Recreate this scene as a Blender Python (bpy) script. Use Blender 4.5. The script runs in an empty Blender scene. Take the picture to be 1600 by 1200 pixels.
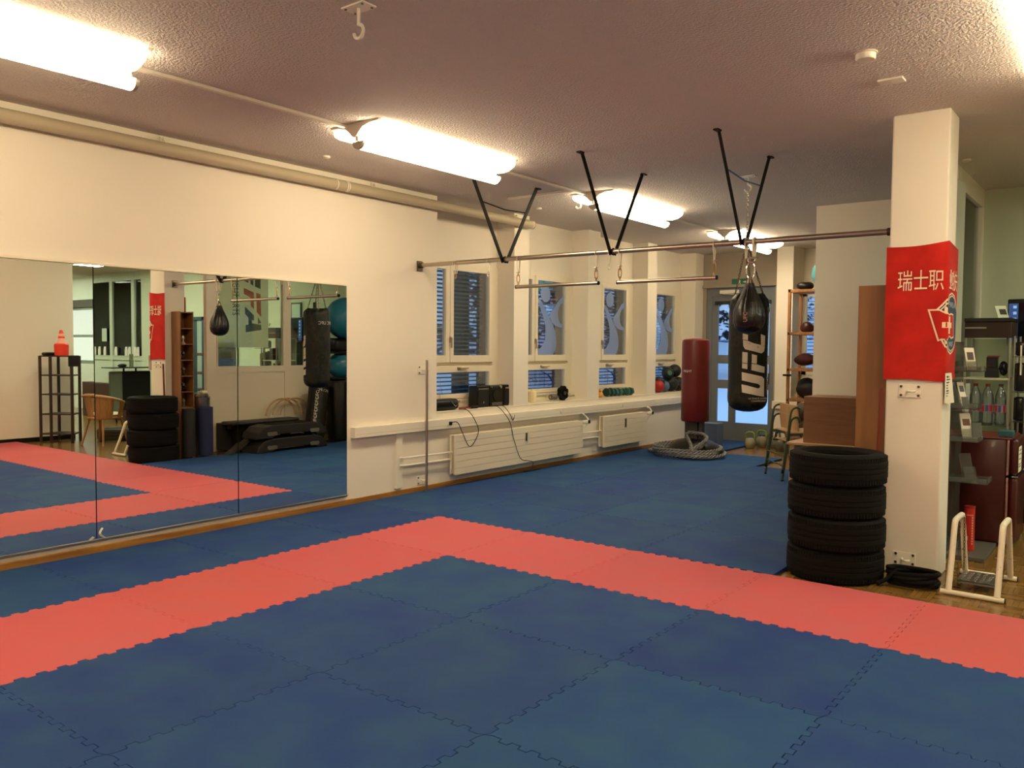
import bpy, bmesh, math, random
from mathutils import Vector, Matrix, noise
random.seed(7)
PI = math.pi
SC = bpy.context.scene
COL = SC.collection

# ---------------------------------------------------------------- camera, world, exposure
CP = Vector((5.0262, -5.4758, 1.5498))
yaw, pit, rol = -0.655325, -0.0440753, 0.0076458
fw = Vector((math.sin(yaw) * math.cos(pit), math.cos(yaw) * math.cos(pit), math.sin(pit)))
rt = Vector((math.cos(yaw), -math.sin(yaw), 0)); up = rt.cross(fw)
r2 = math.cos(rol) * rt + math.sin(rol) * up; u2 = -math.sin(rol) * rt + math.cos(rol) * up
cd = bpy.data.cameras.new('camera'); cam = bpy.data.objects.new('camera', cd); COL.objects.link(cam)
m = Matrix((r2, u2, -fw)).transposed().to_4x4(); m.translation = CP
cam.matrix_world = m
cd.sensor_width = 36; cd.lens = 1292.61 / 1600 * 36; cd.clip_start = 0.05; cd.clip_end = 300
SC.camera = cam
SC.view_settings.view_transform = 'Standard'; SC.view_settings.look = 'None'
SC.view_settings.gamma = 1; SC.view_settings.exposure = 0.0
SC.view_settings.use_curve_mapping = False
cy = SC.cycles
cy.caustics_reflective = False; cy.caustics_refractive = False
cy.sample_clamp_indirect = 5; cy.sample_clamp_direct = 0
cy.max_bounces = 10; cy.diffuse_bounces = 5; cy.glossy_bounces = 5; cy.transparent_max_bounces = 16
cy.use_denoising = True
SC.render.film_transparent = False

w = bpy.data.worlds.new('dusk_sky'); SC.world = w; w.use_nodes = True
nt = w.node_tree; bg = nt.nodes['Background']
tc = nt.nodes.new('ShaderNodeTexCoord'); sp = nt.nodes.new('ShaderNodeSeparateXYZ'); rp = nt.nodes.new('ShaderNodeValToRGB')
nt.links.new(tc.outputs['Generated'], sp.inputs[0]); nt.links.new(sp.outputs['Z'], rp.inputs[0]); nt.links.new(rp.outputs[0], bg.inputs[0])
rp.color_ramp.elements[0].position = 0.0; rp.color_ramp.elements[0].color = (1.8, 1.85, 1.5, 1)
rp.color_ramp.elements[1].position = 0.6; rp.color_ramp.elements[1].color = (0.36, 0.70, 1.15, 1)
bg.inputs[1].default_value = 1.0
LAMP = 17.4          # ceiling lamps of the training room
LAMP_COL = (1.0, 0.82, 0.53)
OFFICE = 42        # greenish panels of the office
OFFICE_COL = (0.92, 1.0, 0.76)

# ---------------------------------------------------------------- materials
def lin(h):
    h = h.lstrip('#'); o = []
    for k in (0, 2, 4):
        c = int(h[k:k + 2], 16) / 255; o.append(c / 12.92 if c <= .04045 else ((c + .055) / 1.055) ** 2.4)
    return tuple(o) + (1,)
MATS = {}
def mat(name, col='#808080', rough=.6, metal=0, emit=None, es=0, bump=0, bscale=60, var=None, vscale=4, vdet=4, spec=.5, trans=0, alpha=None, coat=0, vlo=.35, vhi=.65, rnd=0, bdist=.01):
    if name in MATS: return MATS[name]
    M = bpy.data.materials.new(name); M.use_nodes = True; n = M.node_tree.nodes; l = M.node_tree.links
    b = n['Principled BSDF']; c = lin(col) if isinstance(col, str) else tuple(col) + (1,)
    b.inputs['Base Color'].default_value = c; b.inputs['Roughness'].default_value = rough; b.inputs['Metallic'].default_value = metal
    b.inputs['Specular IOR Level'].default_value = spec; b.inputs['Coat Weight'].default_value = coat
    if emit:
        b.inputs['Emission Color'].default_value = tuple(emit) + (1,); b.inputs['Emission Strength'].default_value = es
    if trans: b.inputs['Transmission Weight'].default_value = trans
    t = n.new('ShaderNodeTexCoord')
    src = t.outputs['Object']
    if var:
        no = n.new('ShaderNodeTexNoise'); no.inputs['Scale'].default_value = vscale; no.inputs['Detail'].default_value = vdet
        l.new(src, no.inputs['Vector'])
        mx = n.new('ShaderNodeMix'); mx.data_type = 'RGBA'; mx.inputs['A'].default_value = c; mx.inputs['B'].default_value = lin(var)
        mr = n.new('ShaderNodeMapRange'); mr.inputs['From Min'].default_value = vlo; mr.inputs['From Max'].default_value = vhi
        l.new(no.outputs['Fac'], mr.inputs['Value']); l.new(mr.outputs[0], mx.inputs['Factor'])
        out = mx.outputs['Result']
        if rnd:
            oi = n.new('ShaderNodeObjectInfo'); hs = n.new('ShaderNodeHueSaturation')
            r1 = n.new('ShaderNodeMapRange'); r1.inputs['To Min'].default_value = 1 - rnd; r1.inputs['To Max'].default_value = 1 + rnd
            l.new(oi.outputs['Random'], r1.inputs['Value']); l.new(r1.outputs[0], hs.inputs['Value'])
            r3 = n.new('ShaderNodeMath'); r3.operation = 'MULTIPLY'; r3.inputs[1].default_value = 7.31
            r4 = n.new('ShaderNodeMath'); r4.operation = 'FRACT'; l.new(oi.outputs['Random'], r3.inputs[0]); l.new(r3.outputs[0], r4.inputs[0])
            r5 = n.new('ShaderNodeMapRange'); r5.inputs['To Min'].default_value = .5 - rnd * .14; r5.inputs['To Max'].default_value = .5 + rnd * .08
            l.new(r4.outputs[0], r5.inputs['Value']); l.new(r5.outputs[0], hs.inputs['Hue'])
            l.new(out, hs.inputs['Color']); out = hs.outputs['Color']
        l.new(out, b.inputs['Base Color'])
    if bump:
        no = n.new('ShaderNodeTexNoise'); no.inputs['Scale'].default_value = bscale; no.inputs['Detail'].default_value = 3
        l.new(src, no.inputs['Vector'])
        bp = n.new('ShaderNodeBump'); bp.inputs['Strength'].default_value = bump; bp.inputs['Distance'].default_value = bdist
        l.new(no.outputs['Fac'], bp.inputs['Height']); l.new(bp.outputs[0], b.inputs['Normal'])
    MATS[name] = M
    return M
def glassmat(name, tint=(1, 1, 1), rough=0.02, refl=.5, haze=0, hcol=(.8, .9, 1)):
    if name in MATS: return MATS[name]
    M = bpy.data.materials.new(name); M.use_nodes = True; n = M.node_tree.nodes; l = M.node_tree.links
    n.remove(n['Principled BSDF']); out = n['Material Output']
    tr = n.new('ShaderNodeBsdfTransparent'); tr.inputs[0].default_value = tuple(tint) + (1,)
    gl = n.new('ShaderNodeBsdfGlossy'); gl.inputs['Roughness'].default_value = rough
    fr = n.new('ShaderNodeFresnel'); fr.inputs[0].default_value = 1.45
    mx = n.new('ShaderNodeMixShader'); ml = n.new('ShaderNodeMath'); ml.operation = 'MULTIPLY'; ml.inputs[1].default_value = refl
    l.new(fr.outputs[0], ml.inputs[0]); l.new(ml.outputs[0], mx.inputs[0]); l.new(tr.outputs[0], mx.inputs[1]); l.new(gl.outputs[0], mx.inputs[2])
    res = mx.outputs[0]
    if haze:
        df = n.new('ShaderNodeBsdfDiffuse'); df.inputs[0].default_value = tuple(hcol) + (1,)
        tl = n.new('ShaderNodeBsdfTranslucent'); tl.inputs[0].default_value = tuple(hcol) + (1,)
        m2 = n.new('ShaderNodeMixShader'); m2.inputs[0].default_value = .5; l.new(df.outputs[0], m2.inputs[1]); l.new(tl.outputs[0], m2.inputs[2])
        m3 = n.new('ShaderNodeMixShader'); m3.inputs[0].default_value = haze; l.new(res, m3.inputs[1]); l.new(m2.outputs[0], m3.inputs[2]); res = m3.outputs[0]
    l.new(res, out.inputs[0]); MATS[name] = M
    return M
def parquet():
    M = bpy.data.materials.new('parquet'); M.use_nodes = True; n = M.node_tree.nodes; l = M.node_tree.links; b = n['Principled BSDF']
    t = n.new('ShaderNodeTexCoord')
    ck = n.new('ShaderNodeTexChecker'); ck.inputs['Scale'].default_value = 1 / .16; l.new(t.outputs['Object'], ck.inputs['Vector'])
    outs = []
    for rot in (0, PI / 2):
        mp = n.new('ShaderNodeMapping'); mp.inputs['Rotation'].default_value = (0, 0, rot); l.new(t.outputs['Object'], mp.inputs['Vector'])
        br = n.new('ShaderNodeTexBrick'); br.offset = 0; br.inputs['Scale'].default_value = 1; br.inputs['Brick Width'].default_value = .16
        br.inputs['Row Height'].default_value = .032; br.inputs['Mortar Size'].default_value = .0012
        br.inputs['Color1'].default_value = lin('#735426'); br.inputs['Color2'].default_value = lin('#8a6837'); br.inputs['Mortar'].default_value = lin('#4a371c')
        l.new(mp.outputs[0], br.inputs['Vector']); outs.append(br.outputs['Color'])
    mx = n.new('ShaderNodeMix'); mx.data_type = 'RGBA'; l.new(ck.outputs['Fac'], mx.inputs['Factor']); l.new(outs[0], mx.inputs['A']); l.new(outs[1], mx.inputs['B'])
    l.new(mx.outputs['Result'], b.inputs['Base Color']); b.inputs['Roughness'].default_value = .22
    return M
def woodmat(name, a, bcol, rough=.45, scale=(1, 1, .12), ns=30):
    if name in MATS: return MATS[name]
    M = bpy.data.materials.new(name); M.use_nodes = True; n = M.node_tree.nodes; l = M.node_tree.links; b = n['Principled BSDF']
    t = n.new('ShaderNodeTexCoord'); mp = n.new('ShaderNodeMapping'); mp.inputs['Scale'].default_value = scale
    no = n.new('ShaderNodeTexNoise'); no.inputs['Scale'].default_value = ns; no.inputs['Detail'].default_value = 5; no.inputs['Distortion'].default_value = .6
    mx = n.new('ShaderNodeMix'); mx.data_type = 'RGBA'; mx.inputs['A'].default_value = lin(a); mx.inputs['B'].default_value = lin(bcol)
    mr = n.new('ShaderNodeMapRange'); mr.inputs['From Min'].default_value = .35; mr.inputs['From Max'].default_value = .65
    l.new(t.outputs['Object'], mp.inputs['Vector']); l.new(mp.outputs[0], no.inputs['Vector']); l.new(no.outputs['Fac'], mr.inputs['Value'])
    l.new(mr.outputs[0], mx.inputs['Factor']); l.new(mx.outputs['Result'], b.inputs['Base Color']); b.inputs['Roughness'].default_value = rough
    MATS[name] = M
    return M
WALL = mat('wall_plaster', '#e9e2d4', .85, bump=.12, bscale=160, spec=.2)
CEIL = mat('ceiling_plaster', '#dcd3cd', .85, bump=1.0, bscale=62, spec=.35, bdist=.016)
GREYW = mat('grey_wall', '#9b9184', .85, bump=.1, bscale=120, spec=.2)
MINT = mat('mint_wall', '#c9cdb2', .85, spec=.2)
PARQ = parquet()
CREAM = mat('cream_paint', '#e6ddc8', .4)
WHITE = mat('white_enamel', '#efe9dc', .35)
WPLAST = mat('white_plastic', '#e8e2d2', .45)
BASEW = woodmat('baseboard_wood', '#8a5c22', '#a5742f', .5, (.1, .1, 1))
STEEL = mat('brushed_steel', '#b9ae9f', .28, 1)
DSTEEL = mat('dark_steel', '#6b5f52', .3, 1)
CHROME = mat('chrome', '#d8d4cc', .12, 1)
BLACK = mat('black_paint', '#0e0c09', .6, spec=.2)
BLKP = mat('black_plastic', '#0e0d0c', .4, spec=.3)
RUB = mat('black_rubber', '#0c0b0a', .85, spec=.2, bump=.3, bscale=90)
LEATH = mat('black_leather', '#0e0c0a', .32, bump=.25, bscale=50)
ALU = mat('aluminium', '#a8a498', .35, 1)
DGREY = mat('door_grey', '#6f7479', .5)
GLASS = glassmat('window_glass', (.97, .99, 1), refl=.6)
OGLASS = glassmat('office_glass', (.90, .97, .92), refl=1.0)
ACRYL = glassmat('clear_acrylic', (.82, .84, .82), rough=.05, refl=1.2, haze=.12, hcol=(.6, .6, .55))
FROST = glassmat('frosted_film', (1, 1, 1), rough=.5, refl=.3, haze=.36, hcol=(.50, .62, .85))
SNOW = mat('snow', '#e8f0ff', .9, bump=.5, bscale=2, spec=.2)
ROPEM = mat('grey_rope', '#8a8b8e', .9, var='#6f7073', vscale=40, bump=.3, bscale=200)
ROPED = mat('rope_groove_shade', '#2c2b28', .95)  # dark core stands in for shade in the grooves between strands
CORD = mat('white_cord', '#ddd5c2', .8)
BLUEM = mat('blue_foam', '#1a3d7b', .78, var='#254b79', vscale=3.0, vdet=9, bump=.2, bscale=220, spec=.25, rnd=.06)
REDM = mat('red_foam', '#c3585a', .75, var='#bd5c60', vscale=3.0, vdet=9, bump=.15, bscale=260, spec=.25, rnd=.05)

# ---------------------------------------------------------------- mesh builder
class MB:
    def __init__(s): s.v = []; s.f = []; s.uv = None
    def add(s, v, f):
        o = len(s.v); s.v += [tuple(p) for p in v]; s.f += [tuple(i + o for i in q) for q in f]; return s
    def box(s, x0, x1, y0, y1, z0, z1, M=None):
        v = [Vector((x, y, z)) for z in (z0, z1) for y in (y0, y1) for x in (x0, x1)]
        if M is not None: v = [M @ p for p in v]
        return s.add(v, [(0, 2, 3, 1), (4, 5, 7, 6), (0, 1, 5, 4), (2, 6, 7, 3), (0, 4, 6, 2), (1, 3, 7, 5)])
    def rbox(s, x0, x1, y0, y1, z0, z1, r=.01, M=None, seg=2):
        bm = bmesh.new(); bmesh.ops.create_cube(bm, size=1)
        for q in bm.verts: q.co = Vector(((x0 + x1) / 2 + q.co.x * (x1 - x0), (y0 + y1) / 2 + q.co.y * (y1 - y0), (z0 + z1) / 2 + q.co.z * (z1 - z0)))
        bmesh.ops.bevel(bm, geom=bm.edges[:], offset=min(r, .49 * min(abs(x1 - x0), abs(y1 - y0), abs(z1 - z0))), segments=seg, affect='EDGES', profile=.5)
        bm.verts.index_update()
        v = [q.co.copy() for q in bm.verts]; f = [[q.index for q in fc.verts] for fc in bm.faces]; bm.free()
        if M is not None: v = [M @ p for p in v]
        return s.add(v, f)
    def cyl(s, p0, p1, r0, r1=None, n=16, caps=True):
        p0 = Vector(p0); p1 = Vector(p1); r1 = r0 if r1 is None else r1
        d = (p1 - p0).normalized(); a = d.orthogonal().normalized(); b = d.cross(a)
        v = []; 
        for p, r in ((p0, r0), (p1, r1)):
            for k in range(n):
                t = 2 * PI * k / n; v.append(p + a * math.cos(t) * r + b * math.sin(t) * r)
        f = [(k, (k + 1) % n, n + (k + 1) % n, n + k) for k in range(n)]
        if caps: f += [tuple(range(n))[::-1], tuple(range(n, 2 * n))]
        return s.add(v, f)
    def tube(s, P, r, n=8, closed=False, flat=None):
        P = [Vector(p) for p in P]; N = len(P); rings = []; prev = None
        R = r if isinstance(r, (list, tuple)) else [r] * N
        for i in range(N):
            if closed: d = P[(i + 1) % N] - P[i - 1]
            else: d = P[min(i + 1, N - 1)] - P[max(i - 1, 0)]
            d = d.normalized() if d.length > 1e-9 else Vector((0, 0, 1))
            if prev is None: a = d.orthogonal().normalized()
            else:
                a = prev - d * prev.dot(d); a = a.normalized() if a.length > 1e-6 else d.orthogonal().normalized()
            prev = a; b = d.cross(a)
            rings.append([P[i] + a * math.cos(2 * PI * k / n) * R[i] + b * math.sin(2 * PI * k / n) * R[i] * (flat or 1) for k in range(n)])
        v = [p for q in rings for p in q]; f = []
        for i in range(N if closed else N - 1):
            j = (i + 1) % N
            for k in range(n): f.append((i * n + k, i * n + (k + 1) % n, j * n + (k + 1) % n, j * n + k))
        if not closed: f += [tuple(range(n))[::-1], tuple((N - 1) * n + k for k in range(n))]
        return s.add(v, f)
    def lathe(s, prof, c=(0, 0, 0), n=32, M=None, sx=1, sy=1, caps=True):
        v = []; N = len(prof)
        for r, z in prof:
            for k in range(n):
                t = 2 * PI * k / n; p = Vector((r * math.cos(t) * sx, r * math.sin(t) * sy, z))
                if M is not None: p = M @ p
                v.append(p + Vector(c))
        f = [(i * n + k, i * n + (k + 1) % n, (i + 1) * n + (k + 1) % n, (i + 1) * n + k) for i in range(N - 1) for k in range(n)]
        if caps and prof[0][0] > 1e-6: f.append(tuple(range(n))[::-1])
        if caps and prof[-1][0] > 1e-6: f.append(tuple((N - 1) * n + k for k in range(n)))
        return s.add(v, f)
    def ball(s, c, r, n=20, sc=(1, 1, 1)):
        pr = [(math.sin(PI * k / (n // 2)) * r, -math.cos(PI * k / (n // 2)) * r) for k in range(n // 2 + 1)]
        pr[0] = (0, -r); pr[-1] = (0, r)
        M = Matrix.Diagonal((sc[0], sc[1], sc[2], 1))
        return s.lathe(pr, c, n, M)
    def prism(s, poly, fn, t0, t1):
        n = len(poly); v = [fn(x, y, t0) for x, y in poly] + [fn(x, y, t1) for x, y in poly]
        f = [tuple(range(n))[::-1], tuple(range(n, 2 * n))] + [(k, (k + 1) % n, n + (k + 1) % n, n + k) for k in range(n)]
        return s.add(v, f)
    def quad(s, *p): return s.add(p, [tuple(range(len(p)))])
    def build(s, name, mt, parent=None, smooth=False, bevel=0, kind=None):
        me = bpy.data.meshes.new(name); me.from_pydata([tuple(p) for p in s.v], [], s.f); 
        bm = bmesh.new(); bm.from_mesh(me)
        bmesh.ops.remove_doubles(bm, verts=bm.verts, dist=1e-6)
        bmesh.ops.recalc_face_normals(bm, faces=bm.faces)
        bm.to_mesh(me); bm.free()
        o = bpy.data.objects.new(name, me); COL.objects.link(o); me.materials.append(mt)
        if parent is not None:
            W = world_of(parent)
            me.transform(W.inverted()); o.parent = parent
        if smooth:
            me.polygons.foreach_set('use_smooth', [True] * len(me.polygons))
            try: me.set_sharp_from_angle(angle=math.radians(40))
            except Exception: pass
        if bevel:
            bv = o.modifiers.new('bevel', 'BEVEL'); bv.width = bevel; bv.segments = 2; bv.limit_method = 'ANGLE'
        if kind: o['kind'] = kind
        return o
_W = {}
def world_of(o):
    M = Matrix.LocRotScale(o.location, o.rotation_euler, o.scale)
    return world_of(o.parent) @ M if o.parent else M
def thing(name, label, cat, loc=(0, 0, 0), rz=0, group=None):
    o = bpy.data.objects.new(name, None); COL.objects.link(o); o.empty_display_size = .1
    o.location = loc; o.rotation_euler = (0, 0, rz); o['label'] = label; o['category'] = cat
    if group: o['group'] = group
    return o
def tag(o, label, cat, group=None):
    o['label'] = label; o['category'] = cat
    if group: o['group'] = group
    return o
def struct(name, mb, mt, **k): return mb.build(name, mt, kind='structure', **k)
def dup(root, loc, rz=None, label=None, sc=None):
    r = root.copy(); COL.objects.link(r); r.location = loc
    if rz is not None: r.rotation_euler = (0, 0, rz)
    if label: r['label'] = label
    if sc: r.scale = sc
    for ch in list(root.children):
        c = ch.copy(); COL.objects.link(c); c.parent = r
        for g in list(ch.children):
            d = g.copy(); COL.objects.link(d); d.parent = c
    return r
def text_mb(body, size, fn, ext=.0008, align='CENTER', res=3):
    cu = bpy.data.curves.new('t', 'FONT'); cu.body = body; cu.size = size; cu.extrude = 0.5; cu.align_x = align; cu.align_y = 'CENTER'; cu.resolution_u = res
    o = bpy.data.objects.new('t', cu); COL.objects.link(o)
    dg = bpy.context.evaluated_depsgraph_get(); me = bpy.data.meshes.new_from_object(o.evaluated_get(dg))
    mb = MB(); mb.add([fn(p.co.x, p.co.y, ext if p.co.z > 0 else -ext) for p in me.vertices], [tuple(p.vertices) for p in me.polygons])
    bpy.data.objects.remove(o); bpy.data.meshes.remove(me); bpy.data.curves.remove(cu)
    return mb
def arc(c, r, a0, a1, n, ax=(1, 0, 0), ay=(0, 0, 1)):
    c = Vector(c); ax = Vector(ax); ay = Vector(ay)
    return [c + ax * r * math.cos(a0 + (a1 - a0) * k / n) + ay * r * math.sin(a0 + (a1 - a0) * k / n) for k in range(n + 1)]
def bez(p, n=8):
    P = [Vector(q) for q in p]; out = []
    for i in range(len(P) - 1):
        a = P[max(i - 1, 0)]; b = P[i]; c = P[i + 1]; d = P[min(i + 2, len(P) - 1)]
        for k in range(n):
            t = k / n; out.append(.5 * ((2 * b) + (-a + c) * t + (2 * a - 5 * b + 4 * c - d) * t * t + (-a + 3 * b - 3 * c + d) * t ** 3))
    out.append(P[-1]); return out
ORD = ['first', 'second', 'third', 'fourth', 'fifth', 'sixth', 'seventh', 'eighth', 'ninth', 'tenth']
# ---------------------------------------------------------------- room shell
H = 3.16; XW = -1.06; XN = -1.33; XO = -1.60
struct('floor', MB().box(-1.60, 16.2, -10.6, 8.2, -.15, 0), PARQ)
struct('ceiling', MB().box(-1.60, 16.2, -10.6, 8.2, H, H + .15), CEIL)
cols = [(2.47, 2.77), (4.13, 4.44), (5.82, 6.11)]
nich = [(1.106, 2.47), (2.77, 4.13), (4.44, 5.82), (6.11, 7.49)]
wl = MB().box(XO, XW, -10.5, 1.106, 0, H).box(XO, XW, 1.106, 8.2, 0, .84).box(XO, XN, 1.106, 8.2, 2.52, H)
for a, b in cols: wl.box(XO + .001, XW - .0005, a, b, .84, H)
wl.box(XO + .001, XW, 7.49, 8.2, .84, H)
struct('wall_left', wl, WALL)
struct('trim_1', MB().rbox(XN, XW + .004, 1.11, 7.49, .835, .846, .003), CREAM)
struct('wall_right', MB().box(6.85, 7.05, -10.5, .9, 0, H), WALL)
struct('wall_rear', MB().box(-1.60, 7.05, -10.65, -10.5, 0, H), WALL)
# door wall at the far end, with the doorway and a second window
wf = MB().box(-1.06, .34, 7.8, 8.1, 2.6, H).box(-1.06, -1.0, 7.8, 8.1, 0, 2.6).box(.19, .34, 7.8, 8.1, 0, 2.6)
struct('wall_far', wf, GREYW)
struct('trim_2', MB().box(-1.06, .34, 7.76, 7.8, 2.585, 2.63), GREYW)
wf2 = MB().box(.34, .60, 7.45, 8.1, 0, H).box(.60, 3.7, 7.95, 8.1, 2.46, H).box(.60, 3.7, 7.95, 8.1, 0, 1.15).box(1.9, 3.7, 7.95, 8.1, 1.15, 2.46)
struct('wall_storage', wf2, WALL)
struct('trim_3', MB().rbox(.32, .72, 7.40, 7.46, .615, .735, .004).rbox(.60, 2.0, 7.55, 7.95, .61, .64, .004), CREAM)
wo = MB().box(2.03, 10.3, 4.05, 4.25, 0, H).box(3.5, 3.7, 4.25, 8.1, 0, H).box(14.6, 16.0, 4.05, 4.25, 0, H)
struct('wall_office', wo, MINT)
struct('wall_storage_side', MB().box(2.03, 3.67, 4.035, 4.05, 0, H).box(2.015, 2.03, 4.035, 4.25, 0, H), WALL)
struct('wall_office_far', MB().box(16.0, 16.2, -1.2, 4.25, 0, H).box(7.05, 16.2, -1.3, -1.1, 0, H).box(10.3, 12.72, 8.0, 8.2, 0, H).box(10.2, 10.3, 4.25, 8.2, 0, H).box(12.72, 12.76, 4.165, 8.2, 0, H), MINT)
struct('pillar', MB().rbox(3.58, 3.94, .68, .98, 0, H, .012), WALL)
# baseboards
struct('baseboard_left', MB().rbox(XW, XW + .022, -10.5, 7.8, 0, .071, .004), BASEW)
struct('baseboard_right', MB().box(6.828, 6.85, -10.5, .9, 0, .07), BLACK)
struct('baseboard_far', MB().box(.2, .34, 7.78, 7.8, 0, .06).box(2.03, 3.6, 4.015, 4.035, 0, .07), BASEW)

# ---------------------------------------------------------------- glazed office partition beside the pillar
PX0, PX1 = 3.60, 3.67
pt = MB().box(PX0 + .012, PX1 - .012, 1.35, 4.035, 0, 1.16)
for a, b in ((1.33, 1.49), (2.65, 2.77), (3.95, 4.035)): pt.box(PX0 - .001, PX1 + .001, a, b, 0, H)
pt.box(PX0, PX1, 1.49, 3.95, 1.145, 1.24).box(PX0, PX1, 1.49, 3.95, 2.98, H).box(PX0, PX1, 1.49, 3.95, 0, .08)
pt.box(PX0 + .004, PX1 - .004, 1.505, 1.52, 1.24, 2.98).box(PX0 + .004, PX1 - .004, 2.63, 2.65, 1.24, 2.98)
p = struct('wall_partition', pt, CREAM)
g = MB().box(3.632, 3.638, 1.49, 2.65, 1.24, 2.98).box(3.632, 3.638, 2.77, 3.95, 1.24, 2.98).build('glass_pane', OGLASS, p)
# office glass wall further back
gw = MB()
for x in (10.3, 10.72, 11.68, 12.64): gw.box(x - .06, x + .06, 4.078, 4.162, 0, H)
gw.box(10.3, 12.7, 4.08, 4.16, 1.2, 1.3).box(10.3, 12.7, 4.08, 4.16, 2.98, H).box(10.3, 12.7, 4.10, 4.14, 0, 1.2)
p = struct('wall_glazed', gw, mat('pale_green_frame', '#b9c2ae', .5))
MB().box(10.36, 12.6, 4.117, 4.123, 1.3, 2.98).build('glass_pane', OGLASS, p)
# mint doorway leaf seen between pillar and partition
p = struct('door_2', MB().box(7.85, 7.93, 4.0, 4.05, 0, 2.12).box(8.4, 8.48, 4.0, 4.05, 0, 2.12).box(7.85, 8.48, 4.0, 4.05, 2.06, 2.12), mat('petrol_frame', '#1c3b44', .5))
MB().box(7.93, 8.14, 4.03, 4.048, 0, 2.06).build('door_leaf', mat('grey_green_leaf', '#8a988e', .5), p)
MB().box(8.14, 8.4, 4.035, 4.048, 0, 2.06).build('door_panel', mat('petrol_frame'), p)

# ---------------------------------------------------------------- left wall windows
def window(k, Y0, Y1, g0):
    w = struct('window_%d' % k, MB().box(-1.37, -1.31, Y0, Y0 + .055, .93, 2.52).box(-1.37, -1.309, g0 + .713, Y1, .93, 2.52)
               .box(-1.369, -1.311, Y0, Y1, 2.49, 2.52).box(-1.372, -1.345, Y0 + .01, Y1 - .01, 1.315, 1.39).box(-1.373, -1.346, g0 - .08, g0 - .045, 1.385, 2.49).box(-1.369, -1.311, Y0, Y1, .93, .955), CREAM)
    MB().box(-1.39, XN - .006, Y0, Y1, .846, .93).box(-1.335, -1.318, Y0, Y1, .918, .934).build('apron', CREAM, w)
    if Y1 - g0 > .83: MB().box(-1.37, XN, g0 + .80, Y1, .93, 2.53).build('frame_filler', WALL, w)
    g1 = g0 + .645
    a = Y0 + .055
    def sash(y0, y1, z0, z1, gy0, gy1, gz0, gz1, nm):
        s = MB().rbox(-1.36, -1.30, y0, gy0, z0, z1, .006).rbox(-1.36, -1.30, gy1, y1, z0, z1, .006).rbox(-1.3585, -1.3015, gy0 - .02, gy1 + .02, gz1, z1 - .001, .002).rbox(-1.3585, -1.3015, gy0 - .02, gy1 + .02, z0 + .001, gz0, .002).build(nm, CREAM, w)
        MB().box(-1.333, -1.329, gy0, gy1, gz0, gz1).build('glass', GLASS, s)
        return s
    lf = sash(a, g0 - .068, 1.372, 2.49, a + .07, g0 - .135, 1.455, 2.43, 'casement')
    rs = sash(g0 - .06, g1 + .07, 1.372, 2.49, g0, g1, 1.455, 2.43, 'casement')
    hp = sash(a, g1 + .07, .958, 1.33, a + .07, g1, 1.01, 1.26, 'hopper')
    MB().rbox(-1.302, -1.285, g0 - .078, g0 - .052, 1.60, 1.67, .004).rbox(-1.285, -1.268, g0 - .073, g0 - .057, 1.54, 1.66, .005).build('handle', STEEL, rs)
    MB().rbox(-1.302, -1.287, g0 + .06, g0 + .12, 1.29, 1.32, .004).rbox(-1.287, -1.27, g0 + .08, g0 + .24, 1.30, 1.313, .004).build('handle', STEEL, hp)
    if k > 1:      # frosted figure on the pane: head, curved body, crescent
        fn = lambda u, v, t: Vector((-1.3275 + t, g0 + u * .645, 2.43 - v * .975))
        hd = MB().prism([(.31 + .17 * math.cos(t * PI / 12), .17 + .115 * math.sin(t * PI / 12)) for t in range(24)], fn, 0, .0012)
        bd = [(0, .30), (.08, .31), (.17, .42), (.27, .53), (.31, .60), (.32, .72), (.30, .80), (.17, .90), (0, .93), (0, .998), (.60, .998), (.68, .93), (.72, .84), (.70, .73), (.62, .62), (.52, .54), (.40, .46), (.30, .38), (.20, .29), (.10, .25), (0, .24)]
        hd.prism(bd, fn, 0, .0012)
        cr = [(.97, .18), (.82, .23), (.66, .33), (.50, .42), (.46, .47), (.54, .55), (.68, .60), (.84, .62), (.97, .62), (.97, .58), (.86, .56), (.78, .50), (.76, .42), (.80, .34), (.88, .29), (.97, .27)]
        hd.prism(cr, fn, 0, .0012)
        hd.build('window_film', FROST, rs)
        z0 = 1.02
        MB().tube(bez([(-1.327, g0 + .12, 1.235), (-1.327, g0 + .27, 1.19), (-1.327, g0 + .36, 1.12), (-1.327, g0 + .38, 1.07), (-1.327, g0 + .28, 1.045)]), [.004 + .007 * math.sin(PI * q / 32) for q in range(33)], 6)\
            .tube(bez([(-1.327, g0 + .44, 1.20), (-1.327, g0 + .36, 1.13), (-1.327, g0 + .30, 1.16), (-1.327, g0 + .40, 1.07), (-1.327, g0 + .45, 1.08)]), .003, 6)\
            .tube(bez([(-1.327, g0 - .16, 1.12), (-1.327, g0 - .1, 1.15), (-1.327, g0 - .06, 1.12), (-1.327, g0 + .0, 1.13), (-1.327, g0 + .06, 1.11), (-1.327, g0 + .12, 1.13), (-1.327, g0 + .22, 1.12)]), .003, 6)\
            .build('window_film', mat('blue_film', '#1f3b7a', .5), hp)
    # outside reveal and blind
    return w
g0s = [1.655, 3.305, 4.955, 6.585]
for k, ((a, b), g0) in enumerate(zip(nich, g0s)):
    window(k + 1, a, b, g0)
ER = mat('outer_cladding', '#4a4743', .7)
er = MB()
for a, b in cols + [(7.49, 7.7)]:
    er.box(-1.597, -1.372, a - .012, a - .001, .86, 2.519)
    if b < 7: er.box(-1.597, -1.372, b + .001, b + .012, .86, 2.519)
er.box(-1.64, -1.601, -7.2, 1.09, -.4, 3.4).box(-1.64, -1.601, 1.09, 8.2, -.4, .86).box(-1.64, -1.601, 1.09, 8.2, 2.52, 3.4)
for a, b in cols: er.box(-1.64, -1.601, a - .011, b + .011, .86, 2.52)
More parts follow.
